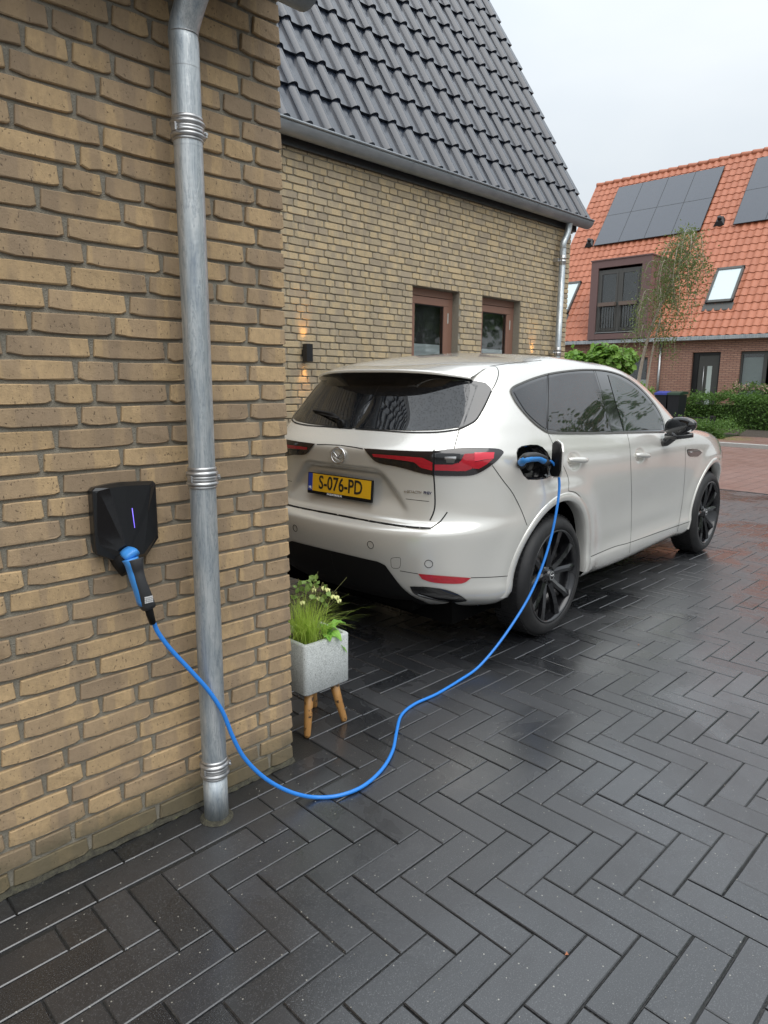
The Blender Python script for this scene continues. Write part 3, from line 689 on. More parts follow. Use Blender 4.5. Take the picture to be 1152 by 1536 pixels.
# skylights
def skylight(ya, yb, z0, z1):
    t0, t1 = (z0-ZE)/sf, (z1-ZE)/sf
    b = MB()
    for (a0, a1, c0, c1) in ((t0, t0+.10, ya, yb), (t1-.10, t1, ya, yb), (t0, t1, ya, ya+.075), (t0, t1, yb-.075, yb)):
        v = [fp(t, y, h) for h in (.02, .15) for (t, y) in ((a0, c0), (a0, c1), (a1, c1), (a1, c0))]
        b.add(v, [(0, 1, 2, 3), (4, 7, 6, 5), (0, 4, 5, 1), (1, 5, 6, 2), (2, 6, 7, 3), (3, 7, 4, 0)])
    b.add([fp(t0-.30, ya-.05, .055), fp(t0-.30, yb+.05, .055), fp(t0, yb+.05, .07), fp(t0, ya-.05, .07)], [(0, 1, 2, 3)])
    o = b.build('skylight', M_grey_frame, fh)
    b = MB(); b.add([fp(t, y, .12) for (t, y) in ((t0+.1, ya+.07), (t0+.1, yb-.07), (t1-.1, yb-.07), (t1-.1, ya+.07))], [(0, 1, 2, 3)]); b.build('pane', M_sky, o)
skylight(9.10, 10.03, 4.24, 5.52); skylight(15.52, 16.45, 4.24, 5.60)
# dormer
dx = XE-.16; dy0, dy1 = 11.71, 14.10; dz0, dz1 = 3.14, 6.05; wy0, wy1, wz0, wz1 = 12.06, 13.80, 3.40, 5.70
b = MB(); xb = XE+2.2
b.box((dx, dy0, dz0), (dx+.12, wy0, dz1-.26)); b.box((dx, wy1, dz0), (dx+.12, dy1, dz1-.26)); b.box((dx, dy0, dz1-.257), (dx+.12, dy1, dz1)); b.box((dx, wy0+.003, dz0), (dx+.12, wy1-.003, wz0-.02))
b.prism([(dx+.12, dz0), (dx+.12, dz1-.004), (xb, dz1-.004), (xb, dz1-.4)], 1, dy0+.005, dy0+.05); b.prism([(dx+.12, dz0), (dx+.12, dz1-.004), (xb, dz1-.004), (xb, dz1-.4)], 1, dy1-.05, dy1-.005)
b.box((dx-.03, dy0-.03, dz1+.002), (xb, dy1+.03, dz1+.045)); dm = b.build('dormer', M_dormer, fh)
for i in range(1, 6):
    b = MB(); b.box((dx+.12+i*.27, dy0-.018, 3.2), (dx+.135+i*.27, dy0+.003, dz1)); b.build('seam', M_dormer, dm)
b = MB()
for (y0, y1, z0, z1) in ((wy0, wy1, wz1-.08, wz1), (wy0, wy1, wz0, wz0+.09), (wy0, wy0+.09, wz0, wz1), (wy1-.09, wy1, wz0, wz1), (12.86, 12.98, wz0, wz1), (wy0, wy1, 4.36, 4.42)): b.box((dx+.05+(.01 if z1-z0 < .1 else 0), y0, z0), (dx+.11, y1, z1))
wf = b.build('window', M_grey_frame, dm)
for (ya, yb) in ((wy0+.09, 12.86), (12.98, wy1-.09)):
    b = MB()
    for (y0, y1, z0, z1) in ((ya, yb, wz1-.16, wz1-.081), (ya, yb, wz0+.091, wz0+.17), (ya, ya+.08, wz0+.171, wz1-.161), (yb-.08, yb, wz0+.171, wz1-.161)): b.box((dx+.035, y0+.003, z0), (dx+.09, y1-.003, z1))
    b.build('sash', M_grey_frame, wf)
    b = MB(); b.box((dx+.07, ya+.08, wz0+.17), (dx+.075, yb-.08, wz1-.16)); b.build('pane', M_glass, wf)
    b = MB(); b.box((dx-.10, ya+.02, 4.36), (dx+.02, yb-.02, 4.50)); b.build('planter_board', simple('weathered_board', (.16, .12, .10), .8), dm)
    b = MB(); n = int((yb-ya)/.11)
    for i in range(n+1): b.tube([(dx-.012, ya+.05+i*(yb-ya-.1)/n, wz0+.05), (dx-.012, ya+.05+i*(yb-ya-.1)/n, 4.38)], .009, 6)
    b.tube([(dx-.012, ya, wz0+.07), (dx-.012, yb, wz0+.07)], .012, 6); b.build('balustrade', M_grey_frame, dm)
b = MB(); b.box((dx+.0, wy0-.02, wz0-.055), (dx+.05, wy1+.02, wz0-.003)); b.build('sill', M_zinc2, dm)
b = MB(); b.box((dx+.5, wy0, wz0), (dx+.52, wy1, wz1)); b.build('dark_room', M_dark, dm)
# front door
b = MB(); b.box((XF+.10, D_[0], .05), (XF+.2, D_[0]+.07, 2.57)); b.box((XF+.10, D_[1]-.20, .05), (XF+.2, D_[1], 2.57)); b.box((XF+.10, D_[0]+.072, 2.48), (XF+.2, D_[1]-.202, 2.57)); fr = b.build('door_frame', M_black, fh)
b = MB(); b.box((XF+.13, D_[0]+.074, .06), (XF+.18, D_[1]-.204, 2.476)); dr = b.build('door', M_grey_frame, fr)
b = MB(); b.box((XF+.122, 9.44, .55), (XF+.128, 9.60, 2.10)); b.build('door_glass', M_curtain, fr)
b = MB(); b.tube([(XF+.07, 9.70, .7), (XF+.07, 9.70, 2.1)], .014, 8); b.tube([(XF+.07, 9.70, .8), (XF+.13, 9.70, .8)], .01, 6); b.tube([(XF+.07, 9.70, 2.0), (XF+.13, 9.70, 2.0)], .01, 6); b.build('pull_handle', M_zinc2, fr)
# ground floor windows
def far_window(ya, yb, z0, z1, splits, mat_behind, solid=None):
    b = MB(); xs = [ya]+list(splits)+[yb]
    b.box((XF+.08, ya, z1-.09), (XF+.16, yb, z1)); b.box((XF+.08, ya, z0), (XF+.16, yb, z0+.09))
    for y in xs: b.box((XF+.07, max(ya, y-.06), z0+.091), (XF+.165, min(yb, y+.06), z1-.091))
    o = b.build('window', M_grey_frame, fh)
    for y0, y1 in zip(xs, xs[1:]):
        b = MB(); b.box((XF+.11, y0+.06, z0+.09), (XF+.116, y1-.06, z1-.09)); b.build('pane', M_glass, o)
    if mat_behind: b = MB(); b.box((XF+.20, ya, z0), (XF+.21, yb, z1-.2)); b.build('curtain', mat_behind, o)
    return o
far_window(WR[0], WR[1], .25, 2.575, (7.72, 6.5), M_curtain)
far_window(WLf[0], WLf[1], .05, 2.445, (12.9, 14.1), None)
b = MB(); b.box((XF-.02, WLf[0]+.0, .05), (XF+.03, WLf[1], 1.62)); b.build('lower_panel', simple('pale_panel', (.33, .36, .35), .4), fh)
b = MB(); b.tube([(XF-.06, 11.26, .1), (XF-.06, 11.26, 2.98)], .045, 12); b.build('downpipe', M_zinc2, fh)

# ------------------------------------------------------------------ plants
def leaf_geo(kind, r):
    if kind == 'oval': return [(0, 0, 0), (.28, .45, .06), (0, 1, -.05), (-.28, .45, .06)], [(0, 1, 2, 3)]
    return [(0, 0, 0), (.42, .30, .05), (.40, .62, .0), (0, 1, -.12), (-.40, .62, .0), (-.42, .30, .05)], [(0, 1, 2, 3), (0, 3, 4, 5)]
def cards(pts, size, kind='oval', seed=0, up=0.3, outward=None):
    r = np.random.default_rng(seed); b = MB(); rr = random.Random(seed)
    lv, lf = leaf_geo(kind, rr)
    for p in pts:
        s_ = size*r.uniform(.6, 1.35)
        n = Vector(r.normal(size=3)); 
        if outward is not None: n = n*.8+(Vector(p)-Vector(outward)).normalized()*1.3
        n.z += up; n.normalize(); t = n.orthogonal().normalized(); t.rotate(Matrix.Rotation(r.uniform(0, 6.28), 3, n)); q = n.cross(t)
        b.add([Vector(p)+(q*v[0]+t*v[1]+n*v[2])*s_ for v in lv], lf, False, rr.random())
    return b
def clumpy(n, c, rad, seed, k=14, shell=.55):
    """points gathered in clumps inside an ellipsoid, so that the outline is uneven and the light falls through"""
    r = np.random.default_rng(seed); P = []
    cl = r.normal(size=(k, 3)); cl /= np.linalg.norm(cl, axis=1)[:, None]; cl *= (r.uniform(shell, .95, size=(k, 1)))
    for i in range(n):
        q = cl[r.integers(k)]+r.normal(size=3)*.20
        P.append((c[0]+q[0]*rad[0], c[1]+q[1]*rad[1], c[2]+q[2]*rad[2]))
    return P
def hedge(name, label, x0, x1, y0, y1, h0, h1, n, mat, seed, size=.06, cat='hedge', z0=.05):
    h = root(name, label, cat, ((x0+x1)/2, (y0+y1)/2, z0)); r = np.random.default_rng(seed)
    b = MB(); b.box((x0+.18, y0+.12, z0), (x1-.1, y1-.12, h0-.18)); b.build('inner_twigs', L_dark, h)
    P = []
    for i in range(n):
        y = r.uniform(y0, y1); top = h0+(h1-h0)*(.5+.5*math.sin(y*2.1+seed)*math.cos(y*5.3))+.05*math.sin(y*13)
        u_ = r.random()
        if u_ < .55: x = x0+abs(r.normal())*.07+.06*math.sin(y*7)*math.cos(i); z = z0+(top-z0)*r.random()
        elif u_ < .9: x = r.uniform(x0, x1); z = top+r.normal()*.05
        else: x = r.uniform(x0, x1); z = top+abs(r.normal())*.10
        P.append((x, y, max(z, z0)))
    cards(P, size, 'oval', seed, .5).build('foliage', mat, h, fixn=False)
    return h
hedge('hedge', 'long clipped green hedge along the front garden by the grey front door', 23.6, 24.5, 3.6, 9.62, .98, 1.12, 11500, L_hedge, 3, .075)
hedge('shrub', 'loose light green shrub between the birch trunk and the wheelie bins', 22.2, 23.3, 10.3, 12.3, .95, 1.35, 3800, L_top, 5, .09, 'shrub')
g_ = hedge('flowering_shrub', 'shrub with faded pinkish flower heads behind the hedge under the big window', 24.55, 25.2, 6.9, 8.4, 1.25, 1.42, 1500, L_hedge, 8, .08, 'shrub')
cards([(rng.uniform(24.5, 25.0), rng.uniform(7.25, 8.3), 1.36+rng.gauss(0, .06)) for i in range(420)], .055, 'oval', 4, .8).build('flower_heads', simple('faded_pink_flower', (.45, .30, .24), .8, var=.3), g_, fixn=False)
hedge('low_shrub', 'low spreading green ground shrub at the kerb beside the black fence post', 18.9, 20.7, 6.55, 7.45, .26, .42, 3200, L_hedge, 6, .06, 'shrub')
hedge('low_shrub', 'low dark green planting behind the black railing next to the birch trunk', 19.8, 21.0, 7.5, 9.6, .28, .40, 3200, L_hedge, 9, .06, 'shrub')
# tufts of grass along the far kerb
gt = MB()
for i in range(700):
    x, y = rng.gauss(18.9, .35), rng.gauss(6.25, .25); a = rng.uniform(0, 6.28); h = rng.uniform(.03, .10)
    gt.add([(x-.004, y, .055), (x+.006, y+.004, .055), (x+.03*math.cos(a), y+.03*math.sin(a), .055+h)], [(0, 1, 2)], False, rng.random())
gt.build('verge_grass', L_grass, kind='stuff', fixn=False)
def lollipop(label, y, z, ry, rz, seed, n):
    t = root('topiary_tree', label, 'tree', (22, y, .05), group='two small round-headed trees before the row house')
    b = MB(); b.tube(bezier([(22, y, .05), (22.02, y+.02, .9), (22, y-.01, z-rz*.3)], 4), [.045]*5+[.04]*4, 10); b.build('trunk', M_bark, t)
    b = MB()
    for k in range(9):
        a = k*2.4; b.tube([(22, y, z-rz*.5), (22+.6*ry*math.cos(a), y+.6*ry*math.sin(a), z+rz*.3*math.sin(k))], [.02, .008], 5)
    b.build('branches', M_bark, t)
    cards(clumpy(n, (22, y, z), (ry*.9, ry, rz), seed, 22, .55), .17, 'broad', seed, .45, (22, y, z-.3)).build('crown', L_top, t, fixn=False)
lollipop('larger round-headed bright green tree beside the birch, over the car roof', 11.40, 2.28, .64, .46, 21, 2600)
lollipop('smaller round-headed bright green tree next to the pale house corner', 12.80, 2.15, .48, .36, 22, 1500)
# birch with hanging twigs
bt_ = root('birch_tree', 'slender birch with sparse drooping twigs leaning right before the orange roof', 'tree', (19.5, 9.25, .05))
stem = bezier([(19.5, 9.26, .05), (19.5, 9.22, 1.4), (19.48, 9.05, 2.6), (19.45, 8.72, 3.6), (19.42, 8.30, 4.5), (19.4, 7.86, 5.3)], 6)
b = MB(); b.tube(stem, [.062-.052*i/(len(stem)-1) for i in range(len(stem))], 12)
b.tube(bezier([(19.5, 8.98, .05), (19.52, 8.98, 1.2), (19.5, 8.86, 2.4), (19.5, 8.70, 3.3)], 5), [.032]*8+[.024]*8, 10); b.build('trunk', M_birchbark, bt_)
b = MB(); tw_ = []; r = random.Random(12)
for k in range(56):
    i = r.randrange(int(len(stem)*.40), len(stem)); p = stem[i]; a = r.uniform(0, 6.28); f_ = 1-abs(i/len(stem)-.6)*.9; L = r.uniform(.35, .95)*f_
    q = p+Vector((math.cos(a)*L, math.sin(a)*L*.85, r.uniform(.15, .5))); e = q+Vector((math.cos(a)*.15, math.sin(a)*.15, -r.uniform(.4, 1.25)))
    br = bezier([p, (p+q)/2+Vector((0, 0, .12)), q, (q+e)/2+Vector((math.cos(a)*.06, math.sin(a)*.06, 0)), e], 4); b.tube(br, [.012-.0095*j/(len(br)-1) for j in range(len(br))], 5); tw_.append(br)
b.build('branches', M_birchbark, bt_)
P = []
for br in tw_:
    for j in range(4, len(br)):
        for _ in range(10):
            p = br[j]; P.append((p.x+r.gauss(0, .11), p.y+r.gauss(0, .12), p.z+r.gauss(0, .12)-.05))
cards(P, .062, 'oval', 31, -.1).build('crown', L_birch, bt_, fixn=False)

# black railing with its post, wheelie bins
fe = root('garden_railing', 'low black metal railing ending in a thick square post near the kerb', 'fence', (19.5, 7.6, .05))
b = MB(); b.box((19.43, 6.98, .05), (19.55, 7.10, .62), .01); b.build('post', M_black, fe)
for (y0, y1) in ((7.10, 9.9),):
    for z in (.16, .55): b = MB(); b.box((19.48, y0, z), (19.505, y1, z+.022)); b.build('rail', M_black, fe)
    y = y0+.09
    while y < y1: b = MB(); b.tube([(19.492, y, .06), (19.492, y, .552)], .007, 6); b.build('bar', M_black, fe); y += .105
for (y, lid, lab) in ((9.74, (.03, .05, .30), 'dark wheelie bin with a blue lid beside the brick wall'), (9.33, (.02, .05, .03), 'dark wheelie bin with a dark green lid, right of the blue-lidded one')):
    bn = root('wheelie_bin', lab, 'bin', (22.6, y, .05)); hw = .19
    b = MB(); v = [(22.6+sx*(.26+.05*k), y+sy*(hw-.03+.03*k), .12+1.0*k) for k in (0, 1) for sx, sy in ((-1, -1), (1, -1), (1, 1), (-1, 1))]
    b.add(v, [(0, 3, 2, 1), (4, 5, 6, 7), (0, 1, 5, 4), (1, 2, 6, 5), (2, 3, 7, 6), (3, 0, 4, 7)]); b.build('bin_body', simple('dark_bin_plastic', (.012, .014, .018), .5), bn)
    b = MB(); b.prism([(22.26, 1.115), (22.96, 1.14), (22.96, 1.23), (22.6, 1.235), (22.27, 1.175)], 1, y-hw-.02, y+hw+.02); b.build('lid', simple('bin_lid', lid, .45), bn)
    b = MB(); b.tube([(22.98, y-hw, 1.17), (22.98, y+hw, 1.17)], .018, 8); b.build('handle', M_black, bn)
    for s_ in (-1, 1): b = MB(); b.tube([(22.85, y+s_*hw, .15), (22.85, y+s_*(hw+.04), .15)], .10, 14); b.build('wheel', M_black, bn)

# neighbours outside the frame (seen only as reflections in glass and wet paint)
def big_tree(x, y, h, rad, seed, label):
    t = root('tree', label, 'tree', (x, y, 0), group='tall dark trees right of the photograph')
    b = MB(); b.tube(bezier([(x, y, 0), (x+.1, y, h*.3), (x, y+.1, h*.7)], 4), [.25]*5+[.16]*4, 10); b.build('trunk', M_bark, t)
    cards(clumpy(9000, (x, y, h*.62), (rad, rad, h*.38), seed, 40, .3), .20, 'broad', seed, .2).build('crown', L_hedge, t, fixn=False)
for k, (x, y, h, rad) in enumerate(((21, -9, 8.5, 3.4), (16, -12, 7.5, 3.0), (27, -6, 8, 3.2), (11.5, -14, 7, 2.8))): big_tree(x, y, h, rad, 50+k, 'tall dark green tree '+('farthest right of the street, nearest the row house', 'in the middle of the group right of the driveway', 'standing closest to the row house front garden', 'nearest the driveway, right of the picture')[k])

# ================================================================== THE CAR
CS = .96; CTH = R(3.35); CO = Vector((3.345, 2.912, .0))
car = root('parked_car', 'warm white wet SUV seen from behind, plugged in and charging on the dark driveway', 'car', CO, CTH)
Minv = (Matrix.Translation(CO) @ Matrix.Rotation(CTH, 4, 'Z') @ Matrix.Scale(CS, 4)).inverted()
Mfwd = Minv.inverted()
def wl(u, v, w): return Mfwd @ Vector((u, v, w))
m = Mat('rhodium_white_paint', (.74, .725, .68), .28, .42); m.b.inputs['Coat Weight'].default_value = 1; m.b.inputs['Coat Roughness'].default_value = .035
vo = m.n('ShaderNodeTexVoronoi'); vo.inputs['Scale'].default_value = 130; m.l(m.n('ShaderNodeTexCoord').outputs['Object'], vo.inputs['Vector'])
sc_ = m.n('ShaderNodeSeparateColor'); m.l(vo.outputs['Color'], sc_.inputs[0])
drop = m.math('MULTIPLY', m.ramp(vo.outputs['Distance'], [(.10, g4(1)), (.30, g4(0))]), m.math('GREATER_THAN', sc_.outputs[0], .62))
bp_ = m.n('ShaderNodeBump'); bp_.inputs['Distance'].default_value = .0022; bp_.inputs['Strength'].default_value = .9; m.l(drop, bp_.inputs['Height']); m.l(bp_.outputs[0], m.b.inputs['Coat Normal'])
fl = m.noise(900, 1, coord='Object'); m.rgh(m.ramp(fl, [(.3, g4(.19)), (.7, g4(.27))])); M_paint = m.m
def glass_mat(name, c, rough=.02, dsc=150, dthr=.45, transm=0):
    m = Mat(name, c, rough); m.b.inputs['IOR'].default_value = 1.52; m.b.inputs['Transmission Weight'].default_value = transm
    m.b.inputs['Coat Weight'].default_value = .5; m.b.inputs['Coat Roughness'].default_value = .02
    vo = m.n('ShaderNodeTexVoronoi'); vo.inputs['Scale'].default_value = dsc; m.l(m.n('ShaderNodeTexCoord').outputs['Object'], vo.inputs['Vector'])
    sc_ = m.n('ShaderNodeSeparateColor'); m.l(vo.outputs['Color'], sc_.inputs[0])
    drop = m.math('MULTIPLY', m.ramp(vo.outputs['Distance'], [(.12, g4(1)), (.38, g4(0))]), m.math('GREATER_THAN', sc_.outputs[0], dthr))
    m.bump(drop, .0022, 1.0); return m.m
M_cglass = glass_mat('privacy_glass', (.010, .011, .013)); M_rglass = glass_mat('rear_glass', (.008, .009, .011), dsc=115, dthr=.35)
M_fglass = glass_mat('front_door_glass', (.022, .030, .027), dthr=.6)
m = Mat('piano_black', (.006, .006, .007), .06); m.b.inputs['Coat Weight'].default_value = 1; M_piano = m.m
M_plastic = Mat('black_trim_plastic', (.006, .006, .0065), .6, Specular_IOR_Level=.25).m; M_gap = Mat('panel_gap', (.004, .004, .004), .9).m
M_under = Mat('underbody', (.004, .004, .004), 1.0, Specular_IOR_Level=0).m
m = Mat('tail_lamp_red', (.42, .006, .018), .12); m.b.inputs['Coat Weight'].default_value = 1; m.col(m.mix(m.noise(26, 2, coord='Object', vscale=(1, 1, 3)), (.30, .004, .012, 1), (.55, .012, .03, 1))); M_red = m.m
m = Mat('tail_lamp_bright_red', (.68, .012, .04), .15); m.b.inputs['Coat Weight'].default_value = 1; M_red2 = m.m
m = Mat('smoked_lamp', (.012, .008, .009), .10); m.b.inputs['Coat Weight'].default_value = 1; M_smoke = m.m
M_chrome = Mat('chrome', (.72, .72, .73), .12, 1).m
m = Mat('satin_black_wheel', (.012, .012, .014), .20, .3); m.b.inputs['Coat Weight'].default_value = .6; M_rim = m.m
m = Mat('tyre_rubber', (.020, .020, .020), .55); m.col(m.mix(m.ramp(m.noise(14, 5, .7, coord='Object'), [(.45, g4(0)), (.75, g4(.6))]), (.011, .011, .012, 1), (.034, .032, .030, 1))); M_tyre = m.m

# body: level curves from the sill up to the roof, each with its plan shape
# ur, uf, hw, nr, nf, umr, umf, w0(rear) w1 w2 w3 w4(front)
ROWS = [
 (-.62, 3.42, .80, 3.0, 3.2, .0, 1.8, .240, .250, .215, .215, .215),
 (-.78, 3.62, .868, 3.1, 3.8, .0, 1.8, .250, .295, .240, .245, .240),
 (-.89, 3.70, .902, 3.2, 4.2, .0, 1.9, .340, .335, .290, .290, .300),
 (-.930, 3.74, .912, 3.2, 4.4, .0, 1.9, .410, .385, .362, .365, .38),
 (-.945, 3.75, .905, 3.2, 4.4, .0, 1.9, .450, .410, .386, .392, .41),
 (-.965, 3.77, .907, 3.2, 4.4, .0, 1.9, .530, .465, .44, .45, .50),
 (-.980, 3.785, .916, 3.2, 4.4, .0, 1.9, .630, .58, .56, .57, .62),
 (-.984, 3.79, .930, 3.2, 4.4, .0, 1.9, .700, .70, .69, .70, .72),
 (-.978, 3.79, .934, 3.2, 4.4, .0, 1.9, .722, .75, .74, .75, .75),
 (-.945, 3.79, .937, 3.2, 4.4, .0, 1.9, .736, .79, .78, .79, .78),
 (-.905, 3.785, .940, 3.2, 4.4, .0, 1.9, .750, .83, .82, .83, .81),
 (-.893, 3.78, .943, 3.2, 4.3, .0, 1.9, .81, .88, .87, .88, .86),
 (-.886, 3.76, .945, 3.2, 4.2, .0, 1.9, .89, .94, .93, .94, .90),
 (-.886, 3.73, .945, 3.25, 4.0, .0, 1.9, .98, 1.00, .985, .995, .95),
 (-.896, 3.66, .938, 3.3, 3.8, .0, 1.9, 1.08, 1.075, 1.05, 1.060, 1.00),
 (-.906, 3.50, .926, 3.4, 3.6, .02, 1.9, 1.135, 1.13, 1.10, 1.110, 1.045),
 (-.895, 3.30, .914, 3.5, 3.4, .05, 1.9, 1.160, 1.155, 1.125, 1.135, 1.075),
 (-.830, 3.00, .900, 3.8, 3.4, .08, 1.95, 1.205, 1.195, 1.157, 1.152, 1.10),
 (-.768, 2.50, .878, 4.1, 3.4, .10, 1.95, 1.248, 1.245, 1.192, 1.165, 1.125),
 (-.725, 2.36, .860, 4.4, 3.8, .10, 1.85, 1.292, 1.29, 1.245, 1.225, 1.185),
 (-.67, 2.22, .835, 4.5, 4.0, .10, 1.72, 1.345, 1.345, 1.31, 1.30, 1.265),
 (-.610, 2.03, .796, 4.5, 4.0, .10, 1.54, 1.425, 1.43, 1.42, 1.41, 1.385),
 (-.560, 1.85, .754, 4.4, 4.0, .10, 1.38, 1.49, 1.51, 1.520, 1.510, 1.49),
 (-.53, 1.69, .718, 4.2, 3.8, .10, 1.22, 1.54, 1.57, 1.592, 1.580, 1.56),
 (-.50, 1.52, .678, 4.0, 3.6, .10, 1.06, 1.580, 1.615, 1.647, 1.635, 1.612),
 (-.45, 1.33, .61, 3.6, 3.3, .10, .92, 1.609, 1.644, 1.677, 1.666, 1.645),
 (-.36, 1.08, .49, 3.0, 3.0, .10, .7, 1.642, 1.669, 1.696, 1.684, 1.668),
 (-.20, .70, .27, 2.6, 2.6, .12, .5, 1.676, 1.694, 1.708, 1.702, 1.692),
 (.00, .42, .10, 2.2, 2.2, .15, .3, 1.700, 1.706, 1.712, 1.710, 1.706),
 (.18, .24, .005, 2.0, 2.0, .20, .22, 1.712, 1.712, 1.713, 1.712, 1.712)]
def bspl(P, n):
    P = np.asarray(P, float); P = np.vstack([2*P[0]-P[1], P, 2*P[-1]-P[-2]]); o = []
    k = len(P)-3; T = np.linspace(0, k, n)
    for t in T:
        i = min(int(t), k-1); f = t-i; a = P[i:i+4]
        o.append(((1-f)**3*a[0]+(3*f**3-6*f*f+4)*a[1]+(-3*f**3+3*f*f+3*f+1)*a[2]+f**3*a[3])/6)
    return np.array(o)
NR_, NA, NM, NF = 190, 96, 120, 84
def plan(p):
    ur, uf, hw, nr, nf, umr, umf = p[:7]; ws = p[7:12]
    th = np.linspace(0, 1, 500)**2*np.pi/2; th2 = np.pi/2-th[::-1]; TH = np.unique(np.concatenate([th, th2]))
    def corner(u0, um, n):
        u = um-(um-u0)*np.cos(TH)**(2/n); v = hw*np.sin(TH)**(2/n); return u, v
    u, v = corner(ur, umr, nr); d = np.concatenate([[0], np.cumsum(np.hypot(np.diff(u), np.diff(v)))]); d /= d[-1]
    t = np.linspace(0, 1, NA); ra = np.stack([np.interp(t, d, u), np.interp(t, d, v)], 1)
    t = np.linspace(0, 1, NM+2)[1:-1]; mid = np.stack([umr+(umf-umr)*t, np.full(NM, hw)], 1)
    u, v = corner(uf, umf, nf); d = np.concatenate([[0], np.cumsum(np.hypot(np.diff(u), np.diff(v)))]); d /= d[-1]
    t = np.linspace(0, 1, NF); fa = np.stack([np.interp(t, d, u), np.interp(t, d, v)], 1)[::-1]
    c = np.vstack([ra, mid, fa]); n = len(c)
    K = np.array([-.5, 0, NA/n, (NA+NM/2)/n, (NA+NM)/n, 1, 1.5]); W = np.array([ws[1]*.3+ws[0]*.7, *ws, ws[4]*.7+ws[3]*.3])
    x = np.linspace(0, 1, n); m_ = np.gradient(W, K); m_[1] = 0; m_[5] = 0; i = np.clip(np.searchsorted(K, x, 'right')-1, 0, len(K)-2)
    h = K[i+1]-K[i]; t = (x-K[i])/h
    w = (2*t**3-3*t*t+1)*W[i]+(t**3-2*t*t+t)*h*m_[i]+(-2*t**3+3*t*t)*W[i+1]+(t**3-t*t)*h*m_[i+1]
    return np.stack([c[:, 0], -c[:, 1], w], 1)
PRM = bspl(ROWS, NR_)
G = np.array([plan(p) for p in PRM])                                  # rows x cols x 3
def sstep(a, b, x): t = np.clip((x-a)/(b-a), 0, 1); return t*t*(3-2*t)
def gauss(x, c, s): return np.exp(-((x-c)/s)**2)
U_, V_, W_ = G[..., 0], G[..., 1], G[..., 2]
side = sstep(-.72, -.42, U_)*(1-sstep(3.2, 3.55, U_))*sstep(.30, .5, -V_)
# wheel-arch flare, hollow door flanks, shoulder
for uc in (0.0, 2.87):
    r_a = np.hypot(U_-uc, W_-.372); V_ = V_-side*.020*gauss(r_a, .50, .11)*(1-sstep(.90, 1.0, W_))
V_ = V_+side*.020*gauss(U_, 1.40, .85)*gauss(W_, .66, .16)
V_ = V_+side*.008*gauss(U_, 1.4, .9)*gauss(W_, .46, .06)
for (hu, hw_) in ((.150, 1.060), (1.150, 1.020)):                      # hand hollows behind the door handles
    V_ = V_+side*.017*sstep(1, .25, np.hypot((U_-hu)/.095, (W_-hw_)/.060))
rear = (U_ < -.55)*1.0; ab = np.abs(V_)
edge = .285+(.47-.285)*np.clip((1.03-W_)/(.20), 0, 1)**.8                # number-plate recess
U_ = U_+rear*.030*sstep(edge+.028, edge-.028, ab)*sstep(1.045, 1.015, W_)*sstep(.775, .90, W_)
U_ = U_-rear*.012*sstep(.786, .772, W_)*sstep(.745, .757, W_)*sstep(.70, .60, ab)   # lip at the foot of the tailgate
G = np.stack([U_, V_, W_], -1)
nr_, nc_ = G.shape[:2]
vid = np.arange(nr_*nc_).reshape(nr_, nc_)
q4 = np.stack([vid[:-1, :-1], vid[:-1, 1:], vid[1:, 1:], vid[1:, :-1]], -1).reshape(-1, 4)
Vb = G.reshape(-1, 3).copy()
bvh = BVHTree.FromPolygons([tuple(p) for p in Vb], [tuple(int(i) for i in q) for q in q4])
def hit(p, d): return bvh.ray_cast(Vector([float(c) for c in p]), Vector(d).normalized(), 12)
def pxhit(px, py):
    o = Minv @ CAMP; d = (Minv.to_3x3() @ ray(px, py)).normalized(); r = bvh.ray_cast(o, d, 20)
    if r[0] is None: r = bvh.find_nearest(o+d*float((CO-CAMP).length/CS+.0)); 
    n = r[1]
    if n.dot(d) > 0: n = -n
    return r[0], n
def outl(u, w, ins=0): pass
# cut the wheel arches and the charging port, snapping the cut edge to the true outline
def arch_pts(uc, rx, rz, n=48, low=.215):
    lr, lf = (.335, .305) if uc < 1 else (.290, .290)
    P = [(uc-rx*1.02, lr)]
    P += [(uc-rx*math.cos(a), .372+rz*max(0, math.sin(a))**.94) for a in [math.pi*i/n for i in range(n+1)]]
    return P+[(uc+rx*1.02, lf)]
PORTPX = [(775.5, 679), (777.5, 673), (783, 669.5), (795, 667.5), (806, 667.8), (813, 671), (820, 678), (826, 690), (827.5, 703), (826, 713), (819, 717), (805, 719), (792, 718.5), (786, 713), (780, 702), (776.5, 690)]
port3 = [pxhit(*p)[0] for p in PORTPX]; PORT = [(p.x, p.z) for p in port3]
def inpoly(x, y, P):
    c = np.zeros(x.shape, bool); n = len(P)
    for i in range(n):
        (x1, y1), (x2, y2) = P[i], P[(i+1) % n]
        if y1 == y2: continue
        c ^= ((y1 > y) != (y2 > y)) & (x < (x2-x1)*(y-y1)/(y2-y1)+x1)
    return c
ARCH = [arch_pts(0.0, .432, .462), arch_pts(2.87, .432, .455)]
cen = Vb[q4].mean(1); keep = np.ones(len(q4), bool); sd_ = cen[:, 1] < -.5
